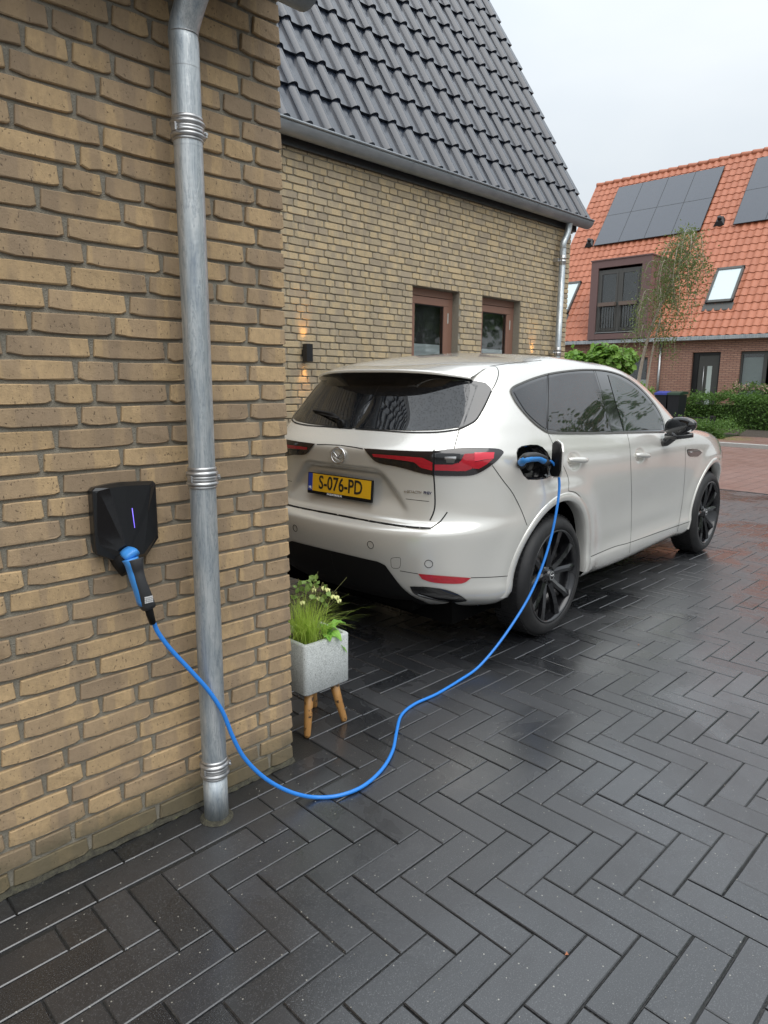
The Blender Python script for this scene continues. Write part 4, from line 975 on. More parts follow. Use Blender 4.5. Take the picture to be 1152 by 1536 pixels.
for P in ARCH+[PORT]:
    PP = P if P is PORT else [(P[0][0], -.5)]+P+[(P[-1][0], -.5)]
    ins = inpoly(cen[:, 0], cen[:, 2], PP) & sd_; keep &= ~ins
    used = np.zeros(len(Vb), bool); used[q4[ins].ravel()] = True; k2 = np.zeros(len(Vb), bool); k2[q4[keep].ravel()] = True
    rim_ = np.where(used & k2)[0]; Q = np.array(P); 
    if P is PORT: Q = np.vstack([Q, Q[:1]])
    for i in rim_:
        p = Vb[i, [0, 2]]; a = Q[:-1]; d = Q[1:]-a; t = np.clip(((p-a)*d).sum(1)/(d*d).sum(1), 0, 1); c = a+d*t[:, None]; j = np.argmin(((c-p)**2).sum(1)); c = c[j]
        r = hit((c[0], -1.4, c[1]), (0, 1, 0))
        if np.hypot(*(c-p)) < .05: Vb[i] = (c[0], r[0].y if r[0] is not None else Vb[i, 1], c[1])
qk = q4[keep]
# left half: same without the port
qL = q4[(~(inpoly(cen[:, 0], cen[:, 2], [(ARCH[0][0][0], -.5)]+ARCH[0]+[(ARCH[0][-1][0], -.5)]) & sd_)) & (~(inpoly(cen[:, 0], cen[:, 2], [(ARCH[1][0][0], -.5)]+ARCH[1]+[(ARCH[1][-1][0], -.5)]) & sd_))]
VL = Vb*np.array([1, -1, 1]); allv = np.vstack([Vb, VL]); allf = [tuple(int(i) for i in q[::-1]) for q in qk]+[tuple(int(i)+len(Vb) for i in q) for q in qL]
cA = cen; nq = np.cross(Vb[q4][:, 2]-Vb[q4][:, 0], Vb[q4][:, 3]-Vb[q4][:, 1]); nq /= np.linalg.norm(nq, axis=1)[:, None]+1e-12; nq *= np.sign((nq*(cen-np.array([1.0, 0, .9]))).sum(1))[:, None]
ws_ = ((nq[:, 0] > .20) & (cen[:, 0] > 1.15) & (cen[:, 2] > 1.175) & (cen[:, 2] < 1.655) & (np.abs(cen[:, 1]) < .70)).astype(int)
mi_ = np.concatenate([ws_[keep], ws_[np.isin(np.arange(len(q4)), [])] if 0 else ws_[(~(inpoly(cen[:, 0], cen[:, 2], [(ARCH[0][0][0], -.5)]+ARCH[0]+[(ARCH[0][-1][0], -.5)]) & sd_)) & (~(inpoly(cen[:, 0], cen[:, 2], [(ARCH[1][0][0], -.5)]+ARCH[1]+[(ARCH[1][-1][0], -.5)]) & sd_))]])
me = me_new('body', allv*CS, allf, [M_paint, M_cglass], True, midx=mi_); bm = bmesh.new(); bm.from_mesh(me); bmesh.ops.remove_doubles(bm, verts=bm.verts, dist=.0006); bmesh.ops.delete(bm, geom=[v for v in bm.verts if not v.link_faces], context='VERTS'); bmesh.ops.recalc_face_normals(bm, faces=bm.faces); bm.to_mesh(me); bm.free()
me.polygons.foreach_set('use_smooth', [True]*len(me.polygons)); body = link('body', me, car)

def cbuild(mb, name, mat, parent=None, fixn=True):
    mb.v = [tuple(CS*c for c in p) for p in mb.v]
    return mb.build(name, mat, parent or car, org=(0, 0, 0), fixn=fixn)
def resample(P, n):
    P = np.array([tuple(p) for p in P], float); d = np.concatenate([[0], np.cumsum(np.linalg.norm(np.diff(P, axis=0), axis=1))]); t = np.linspace(0, d[-1], n)
    return np.stack([np.interp(t, d, P[:, k]) for k in range(P.shape[1])], 1)
def smooth2(P, k=6): return [(p.x, p.y) for p in bezier([(a, b, 0) for a, b in P], k)]
def grid_patch(top, bot, off, n=36, m=10, mode='px', sm=True, thick=.0):
    """patch lying on the body between two outlines, standing `off` proud of it; mode px = outlines seen in the photograph, side = (u, w), rear = (v, w)"""
    A = resample(top, n); B = resample(bot, n); v = []
    for j in range(m+1):
        for i in range(n):
            q = A[i]+(B[i]-A[i])*j/m
            if mode == 'px': p, nn = pxhit(*q)
            elif mode == 'side': r = hit((q[0], -1.6, q[1]), (0, 1, 0)); p, nn = r[0], r[1]
            else: r = hit((-1.6, min(q[0], -1e-4), q[1]), (1, 0, 0)); p, nn = r[0], r[1]
            if nn.dot(Vector((p.x-1.2, p.y, p.z-.9))) < 0: nn = -nn
            v.append(p+nn*off)
    if m >= 12:
        A_ = np.array([tuple(p) for p in v]).reshape(m+1, n, 3)
        for _ in range(30): A_[1:-1, 1:-1] = (A_[:-2, 1:-1]+A_[2:, 1:-1]+A_[1:-1, :-2]+A_[1:-1, 2:])/4*.7+A_[1:-1, 1:-1]*.3
        v = [Vector(p) for p in A_.reshape(-1, 3).tolist()]
    f = [(j*n+i, j*n+i+1, (j+1)*n+i+1, (j+1)*n+i) for j in range(m) for i in range(n-1)]
    return v, f
def patch(name, mat, top, bot, off, parent=None, mirror=True, n=36, m=10, mode='px', sides=('R', 'L'), join=False):
    v, f = grid_patch(top, bot, off, n, m, mode); out = []
    if join:
        b = MB(); b.add(v, f, True); b.add([(p[0], -p[1], p[2]) for p in v], [q[::-1] for q in f], True); return cbuild(b, name, mat, parent, False)
    b = MB(); b.add(v, f, True); out.append(cbuild(b, name, mat, parent, False))
    if mirror:
        b = MB(); b.add([(p[0], -p[1], p[2]) for p in v], [q[::-1] for q in f], True); out.append(cbuild(b, name, mat, parent, False))
    return out
def seam(name, P, wd=.0045, mat=None, off=.0006, mirror=True, mode='px', parent=None, n=None):
    pts = []; Q = resample(P, n or max(6, len(P)*8))
    for q in Q:
        if mode == 'px': p, nn = pxhit(*q)
        elif mode == 'side': r = hit((q[0], -1.6, q[1]), (0, 1, 0)); p, nn = r[0], r[1]
        else: r = hit((-1.6, q[0], q[1]), (1, 0, 0)); p, nn = r[0], r[1]
        if p is None: continue
        if nn.dot(Vector((p.x-1.2, p.y, p.z-.9))) < 0: nn = -nn
        pts.append((p, nn))
    v = []
    for i, (p, nn) in enumerate(pts):
        t = (pts[min(i+1, len(pts)-1)][0]-pts[max(i-1, 0)][0]).normalized(); s_ = t.cross(nn).normalized()
        v += [p+s_*wd/2+nn*off, p-s_*wd/2+nn*off]
    f = [(2*i, 2*i+1, 2*i+3, 2*i+2) for i in range(len(pts)-1)]
    cen_ = mode == 'rear' and abs(P[0][0]) < .001
    b = MB(); b.add(v, f, True)
    if mirror:
        if not cen_: cbuild(b, name, mat or M_gap, parent or body, False); b = MB(); b.add([(p[0], -p[1], p[2]) for p in v], [q[::-1] for q in f], True)
        else:
            r_ = [(p[0], -p[1], p[2]) for p in v]; b = MB(); b.add(r_[::-1]+v[2:], [(2*i, 2*i+1, 2*i+3, 2*i+2) for i in range(len(r_)//2-1+len(v)//2-1)], True)
    return cbuild(b, name, mat or M_gap, parent or body, False)
a64 = lambda *P: [(740+x/6.4, 720+y/6.4) for x, y in P]
f77 = lambda *P: [(980+x/7.68, 640+y/7.68) for x, y in P]
r64 = lambda *P: [(430+x/6.4, 640+y/6.4) for x, y in P]
q48 = lambda *P: [(600+x/4.8, 640+y/4.8) for x, y in P]
t35 = lambda *P: [(430+x/3.491, 520+y/3.491) for x, y in P]
s32 = lambda *P: [(740+x/3.2, 530+y/3.2) for x, y in P]
z28 = lambda *P: [(740+x/2.796, 520+y/2.796) for x, y in P]

# wheel-arch mouldings and wells
for ai, (uc, rx, rz) in enumerate(((0.0, .432, .462), (2.87, .432, .455))):
    for sgn in (1, -1):
        inn = arch_pts(uc, rx, rz); outp = arch_pts(uc, rx+.052, rz+.052); b = MB(); v = []
        for (p, q) in zip(inn, outp):
            ri = hit((p[0], -1.6, max(p[1], .30)), (0, 1, 0))[0]; ro = hit((q[0], -1.6, max(q[1], .30)), (0, 1, 0))[0]
            yi = ri.y if ri else -.88; yo = ro.y if ro else -.88
            lw = p[1]; lo_ = q[1]
            v += [(p[0], yi+.070, lw), (p[0], yi-.001, lw), (p[0]+(q[0]-p[0])*.10, yi-.006, lw+(lo_-lw)*.12), (p[0]+(q[0]-p[0])*.93, yo-.0065, lw+(lo_-lw)*.93), (q[0], yo+.001, lo_)]
        n = len(inn); f = [(i*5+j, i*5+j+1, (i+1)*5+j+1, (i+1)*5+j) for i in range(n-1) for j in range(4)]
        b.add([(x, y*sgn, z) for x, y, z in v], f, True); cbuild(b, 'wheel_arch', M_paint)
        b = MB(); v = []; A = [(uc-.47, .20)]+[(uc-.47*math.cos(math.pi*i/16), .372+.485*math.sin(math.pi*i/16)) for i in range(17)]+[(uc+.47, .20)]
        for (x, z) in A: v += [(x, -.855*sgn, max(z, .27)), (x, -.50*sgn, z)]
        f = [(2*i, 2*i+1, 2*i+3, 2*i+2) for i in range(len(A)-1)]; b.add(v, f, True); k = len(b.v); b.add([(x, -.50*sgn, z) for x, z in A], [tuple(range(len(A)))]); cbuild(b, 'wheel_well', M_under)
b = MB(); b.box((-.72, -.70, .20), (3.40, .70, .34)); b.box((.50, -.84, .235), (2.36, .84, .30)); b.box((-.82, -.5, .26), (-.4, .5, .38)); cbuild(b, 'underbody', M_under)

# wheels
def wheel(uc, sgn):
    Mx = Matrix.Translation((uc, -.925*sgn, .372)) @ Matrix.Rotation(R(90)*sgn, 4, 'X')     # local z = outwards
    t = MB(); prof = [(.280, -.018), (.287, .002), (.297, .011), (.315, .010), (.335, .004), (.352, -.010), (.364, -.026), (.3705, -.045), (.372, -.115), (.3705, -.185), (.362, -.208), (.335, -.228), (.268, -.232)]
    t.lathe(prof, 64, Mx); w_ = cbuild(t, 'wheel', M_tyre)
    t = MB()
    for k in range(60):                                              # tread blocks on the shoulder
        a = 2*math.pi*k/60; da = .032
        for (z0, z1) in ((-.072, -.030), (-.150, -.085), (-.205, -.163)):
            v = [((.3705+.0035*h)*math.cos(a+s_*da), (.3705+.0035*h)*math.sin(a+s_*da), z) for h in (0, 1) for s_ in (-1, 1) for z in (z0, z1)]
            t.add([Mx @ Vector(p) for p in v], [(4, 5, 7, 6), (0, 4, 6, 2), (1, 3, 7, 5), (0, 1, 5, 4), (2, 6, 7, 3)])
    cbuild(t, 'tread', M_tyre, w_)
    t = MB(); t.lathe([(.287, -.004), (.284, .007), (.276, .006), (.270, -.012), (.256, -.05), (.246, -.16), (.20, -.17), (.0, -.17)], 64, Mx); rim = cbuild(t, 'rim', M_rim, w_)
    for k in range(5):
        for s_ in (-1, 1):
            a = 2*math.pi*k/5+R(90)+R(10.5)*s_; a2 = 2*math.pi*k/5+R(90)+R(17)*s_; sp_ = MB(); v = []
            for (rr, zz, hw_, aa) in ((.055, -.035, .019, a), (.13, -.020, .0165, a+(a2-a)*.3), (.20, -.010, .0175, a+(a2-a)*.7), (.276, -.006, .024, a2)):
                er = Vector((math.cos(aa), math.sin(aa), 0)); et = Vector((-er.y, er.x, 0)); c = er*rr
                v += [c-et*hw_+Vector((0, 0, zz-.034)), c-et*(hw_+.003)*1+Vector((0, 0, zz-.006)), c-et*hw_*.25*s_+Vector((0, 0, zz+.005)), c+et*(hw_+.003)+Vector((0, 0, zz-.006)), c+et*hw_+Vector((0, 0, zz-.034))]
            f = [(i*5+j, i*5+j+1, (i+1)*5+j+1, (i+1)*5+j) for i in range(3) for j in range(4)]+[(0, 1, 2, 3, 4), (19, 18, 17, 16, 15)]
            sp_.add([Mx @ p for p in v], f); cbuild(sp_, 'spoke', M_rim, rim)
    t = MB(); t.lathe([(.0, -.012), (.028, -.014), (.033, -.020), (.036, -.034), (.062, -.036), (.070, -.05), (.07, -.12)], 32, Mx); cbuild(t, 'hub', M_rim, w_)
    t = MB(); t.lathe([(.021, -.0115), (.025, -.0105), (.028, -.0125)], 24, Mx)
    for s_ in (-1, 1): t.tube([Mx @ Vector((0, -.006, -.010)), Mx @ Vector((s_*.010, .006, -.010)), Mx @ Vector((s_*.019, .004, -.010))], [.0025, .003, .0015], 6)
    cbuild(t, 'hub_emblem', M_chrome, w_)
    t = MB()
    for k in range(5):
        a = 2*math.pi*k/5; t.tube([Mx @ Vector((.050*math.cos(a), .050*math.sin(a), -.05)), Mx @ Vector((.050*math.cos(a), .050*math.sin(a), -.026))], .008, 8)
    cbuild(t, 'wheel_nuts', M_plastic, w_)
    t = MB(); t.lathe([(.05, -.085), (.17, -.085), (.17, -.11), (.05, -.11)], 40, Mx); cbuild(t, 'brake_disc', Mat('brake_steel', (.14, .13, .125), .4, .8).m, w_)
for uc in (0, 2.87):
    for sgn in (1, -1): wheel(uc, sgn)

# glass and trims -----------------------------------------------------------------
DLO_T = s32((82, 178), (95, 163), (130, 146), (190, 122), (262, 101), (340, 88), (430, 80), (520, 83), (590, 98), (650, 126), (705, 168), (750, 216), (790, 270), (815, 325), (822, 378))
DLO_B = s32((82, 178), (88, 200), (110, 240), (150, 290), (195, 335), (235, 365), (262, 379), (300, 383), (420, 384), (540, 383), (680, 380), (822, 378))
patch('window_surround', M_piano, smooth2(DLO_T), smooth2(DLO_B), .0014, n=90, m=11)
qg_t = s32((97, 186), (150, 158), (210, 134), (255, 120)); qg_b = s32((97, 186), (125, 235), (160, 287), (205, 330), (240, 357), (254, 362))
patch('quarter_window', M_cglass, smooth2(qg_t), smooth2(qg_b), .0040, n=30, m=12)
patch('rear_door_window', M_cglass, smooth2(s32((264, 118), (340, 103), (420, 96), (484, 96))), smooth2(s32((260, 365), (330, 373), (420, 375), (563, 373))), .0040, n=40, m=14)
patch('front_door_window', M_fglass, smooth2(s32((548, 103), (590, 116), (645, 145), (700, 188), (745, 238), (785, 295), (808, 360))), smooth2(s32((624, 372), (700, 370), (760, 368), (808, 366))), .0040, n=40, m=14)
seam('window_trim', smooth2([p for p in DLO_T]), .011, M_grey_frame, .0060)
seam('window_trim', smooth2([p for p in DLO_B]), .013, M_grey_frame, .0060)
seam('door_gap', s32((262, 100), (258, 240), (254, 378)), .006, off=.0070); seam('door_gap', s32((484, 82), (520, 200), (566, 380)), .006, off=.0070)
# rear window, from the centre line to the right, mirrored
RB = [pp for pp in t35((360, 429), (500, 437), (640, 446), (780, 445), (860, 437), (905, 428), (960, 402), (990, 378), (1025, 322), (1052, 268), (1068, 232))]
RT = [pp for pp in t35((462, 150), (600, 150), (720, 152), (820, 160), (900, 165), (960, 172), (1010, 180), (1045, 196), (1066, 224))]
vC = []
gb = [(-.0001, 1.247), (-.2, 1.249), (-.45, 1.256), (-.60, 1.266), (-.68, 1.280)]
v_, f_ = grid_patch([(-.0001, 1.54), (-.2, 1.54), (-.45, 1.53), (-.58, 1.52), (-.645, 1.50)], [(-.0001, 1.247), (-.2, 1.249), (-.42, 1.255), (-.58, 1.265), (-.690, 1.284)], .0035, 44, 14, 'rear')
b = MB(); b.add(v_, f_, True); b.add([(p[0], -p[1], p[2]) for p in v_], [q[::-1] for q in f_], True); cbuild(b, 'rear_window', M_rglass, None, False)
FL = t35((958, 176), (958, 250), (935, 340), (902, 430)); FR = t35((1040, 190), (1072, 230), (1046, 300), (1018, 350), (985, 388), (950, 412), (904, 431))
patch('rear_side_fin', M_piano, smooth2(FR), smooth2(FL), .0030, n=40, m=8)
seam('rear_window_edge', smooth2(t35((360, 432), (500, 441), (640, 450), (780, 449), (870, 439), (905, 431), (960, 406), (995, 380), (1030, 322), (1056, 268), (1072, 232))), .008, M_plastic, .0034)
# roof spoiler
def spl(v):
    a = abs(v)/.62; zt = 1.588-.038*a**3.2; ue = -.655+.17*a**3; return ue, zt
b1, b2 = MB(), MB(); n = 41; vt, vb_ = [], []
for i in range(n):
    v = -.615+1.23*i/(n-1); ue, zt = spl(v); a = abs(v)/.62
    r1 = hit((ue+.22, v if v < 0 else -v, 3), (0, 0, -1))[0]; zr = r1.z if r1 else 1.6
    r2 = hit((ue+.10, v if v < 0 else -v, 3), (0, 0, -1))[0]
    vt += [(ue+.24, v, zr+.0015), (ue+.12, v, (zr+zt)/2+.010), (ue+.03, v, zt+.003), (ue, v, zt-.004), (ue+.004, v, zt-.017)]
    rb = hit((-1.6, min(-1e-4, -abs(v)), 1.495-.03*a**2), (1, 0, 0))[0]
    vb_ += [(ue+.004, v, zt-.017), (ue+.05, v, zt-.045), (rb.x-.002 if rb else ue+.1, v, 1.487-.03*a**2)]
b1.add(vt, [(i*5+j, i*5+j+1, (i+1)*5+j+1, (i+1)*5+j) for i in range(n-1) for j in range(4)], True); cbuild(b1, 'roof_spoiler', M_paint)
b2.add(vb_, [(i*3+j, i*3+j+1, (i+1)*3+j+1, (i+1)*3+j) for i in range(n-1) for j in range(2)], True); cbuild(b2, 'spoiler_underside', M_piano)
# wiper
wp = [hit((-1.6, -v, z), (1, 0, 0)) for v, z in ((.115, 1.268), (.24, 1.315), (.44, 1.335))]
wq = [Vector((r[0].x-.02, -r[0].y, r[0].z)) for r in wp]
b = MB(); b.tube(bezier(wq, 6), [.020-.013*i/12 for i in range(13)], 10); b.tube([wq[0]+Vector((.03, 0, 0)), wq[0]-Vector((.012, 0, 0))], .026, 12)
b.tube([wq[0]+Vector((-.004, .02, .03)), wq[2]+Vector((.008, .0, -.012))], .006, 6); cbuild(b, 'rear_wiper', M_plastic)

# tail lamps
LT = [(547, 673.4), (560, 674), (590, 676), (620, 677.3), (640, 677.5), (652, 677.3), (679, 673.8), (704, 672.0), (733, 672.6), (749, 674.2), (754.5, 678)]
LB = [(547, 673.6), (553.4, 681.4), (562.8, 691.0), (573.7, 695.5), (594, 699.4), (610.4, 703.5), (627, 708.2), (650, 712.7), (683, 713.8), (708, 712.6), (725, 705.5), (743.8, 692), (754.5, 680)]
lamps = patch('tail_light', M_smoke, smooth2(LT, 4), smooth2(LB, 4), .006, n=90, m=10)
def lamp_part(name, mat, top, bot, off, n=24, m=4):
    v, f = grid_patch(top, bot, off, n, m); b = MB(); b.add(v, f, True); cbuild(b, name, mat, lamps[0], False)
    b = MB(); b.add([(p[0], -p[1], p[2]) for p in v], [q[::-1] for q in f], True); cbuild(b, name, mat, lamps[1], False)
e5 = lambda *P: [(545+x/5.236, 660+y/5.236) for x, y in P]
lamp_part('red_lens', M_red, e5((75, 108), (300, 125), (470, 138), (545, 175)), e5((85, 130), (300, 155), (405, 172), (452, 215), (545, 238)), .008)
lamp_part('dark_reflector', M_piano, e5((120, 150), (300, 165), (410, 182)), e5((140, 172), (300, 200), (425, 222)), .009)
lamp_part('red_lens', M_red, e5((562, 190), (700, 192), (765, 165), (790, 112), (870, 108)), e5((562, 236), (740, 242), (800, 242), (850, 225), (872, 180)), .008)
lamp_part('bright_lens', M_red2, e5((868, 102), (940, 100), (1022, 100)), e5((868, 168), (950, 152), (1016, 146)), .0095)
lamp_part('red_lens', M_red, e5((868, 172), (950, 155), (1012, 149)), e5((855, 222), (905, 225), (965, 190)), .008)
lamp_part('clear_lens', M_rim, e5((570, 110), (700, 108), (760, 112)), e5((570, 182), (700, 185), (752, 180)), .008)
lamp_part('reversing_lamp', M_chrome, e5((640, 132), (728, 130)), e5((640, 150), (728, 150)), .0095, 10, 2)
lamp_part('reversing_lamp', M_grey_frame, e5((648, 152), (722, 152)), e5((655, 176), (712, 178)), .0095, 10, 2)
seam('lamp_joint', [(651.5, 676), (651.0, 695), (649.5, 713)], .007, off=.010)
# bumper details
seam('tailgate_gap', smooth2(t35((905, 431), (890, 485), (876, 538)))); seam('tailgate_gap', smooth2(q48((243, 350), (250, 450), (252, 560), (240, 622), (215, 676))), .008)
seam('tailgate_gap', [(-.0001, .7535), (-.3, .7535), (-.55, .755), (-.640, .757)], .011, mode='rear'); seam('tailgate_gap', [(-.640, .757), (-.665, .79), (-.69, .84)], .007, mode='rear')
seam('tailgate_crease', [(-.0001, 1.156), (-.12, 1.153), (-.19, 1.148)], .006, mode='rear'); seam('tailgate_crease', [(-.47, .895), (-.56, .893), (-.60, .892)], .003, mode='rear')
seam('bumper_gap', smooth2(q48((665, 280), (740, 385), (810, 478), (872, 600), (915, 712))))
seam('bumper_gap', q48((0, 1038), (130, 1060)), .004); seam('bumper_gap', smooth2(q48((510, 1088), (660, 1083), (812, 1072))), .004); seam('bumper_gap', q48((812, 1072), (800, 1130), (780, 1215)), .003)
BL_T = [(-.0001, .548), (-.2, .548), (-.36, .545), (-.405, .530), (-.44, .480), (-.478, .419), (-.52, .36), (-.56, .325)]
BL_B = [(-.0001, .235), (-.2, .24), (-.36, .25), (-.46, .27), (-.52, .29), (-.56, .30)]
patch('diffuser', M_plastic, BL_T, BL_B, .006, mode='rear', join=True, n=50, m=10)
patch('rear_reflector', M_red, smooth2(q48((132, 1058), (300, 1072), (510, 1088)), 3), smooth2(q48((160, 1095), (250, 1122), (440, 1128), (505, 1092)), 3), .004)
patch('exhaust_recess', M_piano, smooth2(q48((72, 1148), (200, 1152), (330, 1172), (420, 1205), (482, 1246)), 3), smooth2(q48((80, 1165), (110, 1205), (240, 1245), (400, 1262), (478, 1252)), 3), .004)
patch('exhaust_tip', M_chrome, q48((130, 1196), (280, 1238), (395, 1250)), q48((132, 1204), (282, 1248), (392, 1258)), .009, m=2)
for (px, py, rr_) in ((555.8, 817.3, .021), (643.1, 845.8, .022)):
    c, nn = pxhit(px, py); t1 = nn.orthogonal().normalized(); t2 = nn.cross(t1)
    for sg in (1, -1):
        b = MB(); b.tube([Vector((q.x, q.y*sg, q.z)) for q in [c+nn*.001+(t1*math.cos(a)+t2*math.sin(a))*rr_ for a in [2*math.pi*i/20 for i in range(21)]]], .0016, 5, False); cbuild(b, 'parking_sensor', M_plastic)
seam('tow_eye_cover', smooth2(r64((1000, 1290), (1010, 1262), (1085, 1258), (1094, 1290), (1088, 1345), (1060, 1360), (1010, 1350), (1000, 1290)), 3), .0022, M_under, mirror=False)
# flank seams
seam('door_gap', smooth2([(822, 650), (836, 680), (849, 708), (853, 722), (852.5, 736)])); seam('door_gap', smooth2(a64((720, 104), (790, 122), (850, 185), (900, 290), (928, 420), (936, 560), (932, 700), (925, 735))), .004)
seam('door_gap', smooth2(z28((561, 365), (572, 420), (577, 520), (580, 640), (578, 760), (571, 865)))); seam('door_gap', smooth2(z28((806, 420), (804, 520), (796, 620), (785, 700), (772, 775))))
seam('sill_gap', smooth2(a64((920, 742), (1150, 645))+z28((570, 822), (700, 776), (825, 733))), .005)
seam('sill_gap', z28((771, 775), (770, 745)), .003)
seam('roof_seam', smooth2([(735, 549.3), (770, 544.5), (812, 540.5)]), .006); seam('pillar_seam', smooth2(t35((1062, 102), (1092, 104), (1107, 122), (1107, 155), (1092, 196), (1075, 226))), .005)
# handles
for (hu, hw_) in ((.195, 1.072), (1.185, 1.028)):
    for sg in (1, -1):
        b = MB(); pts = []
        for i in range(11):
            t = i/10; u = hu-.115+.215*t; r = hit((u, -1.6, hw_-.012*t), (0, 1, 0))[0]; pts.append(Vector((u, (r.y-.030*math.sin(math.pi*min(1, max(0, t)))**.45-.002), hw_-.018*t)))
        b.tube([(p.x, p.y*sg, p.z) for p in pts], [.008+.010*math.sin(math.pi*(.12+.76*i/10)) for i in range(11)], 12); cbuild(b, 'door_handle', M_paint)
# side vent
vt_ = patch('side_vent', M_piano, f77((386, 262), (420, 258), (500, 258), (540, 282), (556, 300)), f77((386, 264), (398, 322), (420, 342), (512, 343), (555, 302)), .004, n=20, m=4)
c0_, nn0 = pxhit(*f77((415, 318))[0]); 
# door mirrors
for sg in (1, -1):
    b = MB(); P = []; nu, nv = 20, 14; c = Vector((1.60, -1.050, 1.212))
    for j in range(nv+1):
        ph = -math.pi/2+math.pi*j/nv
        for i in range(nu):
            th = 2*math.pi*i/nu; cx, sx_ = math.cos(th), math.sin(th); pw_ = lambda x, e: math.copysign(abs(x)**e, x)
            x = .070*pw_(cx, .8)*abs(math.cos(ph))**.7; y = .112*pw_(sx_, .75)*abs(math.cos(ph))**.7; z = .068*pw_(math.sin(ph), .8)
            if x < -.03: x = -.03-(-x-.03)*.35
            z *= (1-.28*(y < 0)*min(1, -y/.112)); z += .012*(-y/.112)
            P.append((c.x+x, (c.y+y)*sg, c.z+z))
    f = [(j*nu+i, j*nu+(i+1) % nu, (j+1)*nu+(i+1) % nu, (j+1)*nu+i) for j in range(nv) for i in range(nu)]
    b.add(P, f, True); mi = cbuild(b, 'door_mirror', M_piano)
    b = MB(); b.tube([(1.58, -.90*sg, 1.075), (1.59, -.955*sg, 1.09), (1.60, -1.0*sg, 1.13), (1.60, -1.02*sg, 1.16)], [.03, .034, .034, .045], 12); b.tube([(1.58, -.95*sg, 1.125), (1.61, -1.14*sg, 1.15)], [.03, .018], 10); cbuild(b, 'mirror_foot', M_piano, mi)
    b = MB(); b.add([(1.565, (-1.06+y)*sg, 1.215+z) for y, z in ((-.08, -.04), (.09, -.045), (.09, .045), (.02, .05), (-.07, .04))], [(0, 1, 2, 3, 4)]); cbuild(b, 'mirror_glass', M_chrome, mi)
# number plate
def plate_pt(v, w): return (-.905+.02*(w-.92)/.13, -v if False else v, w)
tiltp = R(4)
Mp = Matrix.Translation((-.886, .006, .917)) @ Matrix.Rotation(R(-90), 4, 'Z') @ Matrix.Rotation(R(90)-tiltp, 4, 'X')   # local x = right as read, y = up, z = towards the viewer
def pbox(x0, x1, y0, y1, z0, z1, bev=0): b = MB(); b.box((x0, y0, z0), (x1, y1, z1), bev, Mp); return b
plate = cbuild(pbox(-.267, .267, -.0665, .0605, 0, .014, .004), 'number_plate', M_plastic)
m = Mat('plate_yellow', (.72, .40, .012), .35); M_yel = m.m; M_blue = Mat('plate_blue', (.02, .05, .34), .35).m; M_ink = Mat('plate_ink', (.012, .012, .012), .5).m; M_white = Mat('white_print', (.75, .75, .75), .5).m
cbuild(pbox(-.258, .258, -.047, .056, .0142, .0155), 'plate_face', M_yel, plate)
cbuild(pbox(-.2582, -.222, -.0472, .0562, .0146, .0160), 'country_strip', M_blue, plate)
def text(s_, size, x, y, z, mat, name, parent, sx_=1.0, M_=None, off=0.0, bold=0.0):
    cu = bpy.data.curves.new(name, 'FONT'); cu.body = s_; cu.size = size; cu.align_x = 'CENTER'; cu.align_y = 'CENTER'; cu.extrude = .0006; cu.offset = bold; cu.resolution_u = 3
    o = bpy.data.objects.new(name, cu); COL.objects.link(o); bpy.context.view_layer.update(); dg = bpy.context.evaluated_depsgraph_get(); me = bpy.data.meshes.new_from_object(o.evaluated_get(dg)); bpy.data.objects.remove(o)
    M_ = M_ or Mp
    for q in me.vertices: q.co = (M_ @ Vector((q.co.x*sx_+x, q.co.y+y, z+q.co.z)))*CS
    me.materials.clear(); me.materials.append(mat); return link(name, me, parent)
text('S-076-PD', .112, .014, .0045, .0162, M_ink, 'plate_number', plate, .84, bold=.0016)
text('NL', .022, -.240, -.030, .0168, M_white, 'country_code', plate, 1, bold=.0006)
text('MAZDATERPEL.NL', .0155, -.03, -.0568, .0148, M_white, 'dealer_name', plate, 1.0, bold=.0004)
# badge on the tailgate
cb_, nb_ = hit((-1.6, -.0001, 1.098), (1, 0, 0))[:2]
Mb = Matrix.Translation((cb_.x-.006, 0, 1.098)) @ Matrix.Rotation(R(-90), 4, 'Z') @ Matrix.Rotation(R(90), 4, 'X')
b = MB(); b.tube([Mb @ Vector((.056*math.cos(a), .045*math.sin(a), .004)) for a in [2*math.pi*i/40 for i in range(41)]], .0050, 8, False)
for sg in (1, -1): b.tube([Mb @ Vector(p) for p in ((0, -.014, .004), (sg*.014, .002, .007), (sg*.034, .018, .006), (sg*.052, .018, .004))], [.0045, .0055, .0045, .003], 8); b.tube([Mb @ Vector(p) for p in ((0, -.014, .004), (sg*.016, -.020, .004), (sg*.036, -.010, .004), (sg*.052, .012, .004))], [.003, .0015, .0012, .001], 6)
cbuild(b, 'badge', M_chrome)
c1_, n1_ = pxhit(*q48((122, 474))[0]); n1_ = n1_ if n1_.x < 0 else -n1_
zz_ = n1_; xx_ = Vector((0, 0, 1)).cross(zz_).normalized(); yy_ = zz_.cross(xx_)
Mt = Matrix(((xx_.x, yy_.x, zz_.x, c1_.x), (xx_.y, yy_.y, zz_.y, c1_.y), (xx_.z, yy_.z, zz_.z, c1_.z), (0, 0, 0, 1)))
text('e-SKYACTIV', .021, -.022, .002, .003, M_chrome, 'model_lettering', body, .92, Mt, bold=.0003); text('PHEV', .021, .062, .002, .003, Mat('blue_chrome', (.10, .11, .24), .25, .8).m, 'model_lettering', body, .92, Mt, bold=.0005)
c1_, n1_ = pxhit(*f77((432, 298))[0]); n1_ = n1_ if n1_.y < 0 else -n1_
zz_ = n1_; xx_ = Vector((0, 0, 1)).cross(zz_).normalized(); yy_ = zz_.cross(xx_)
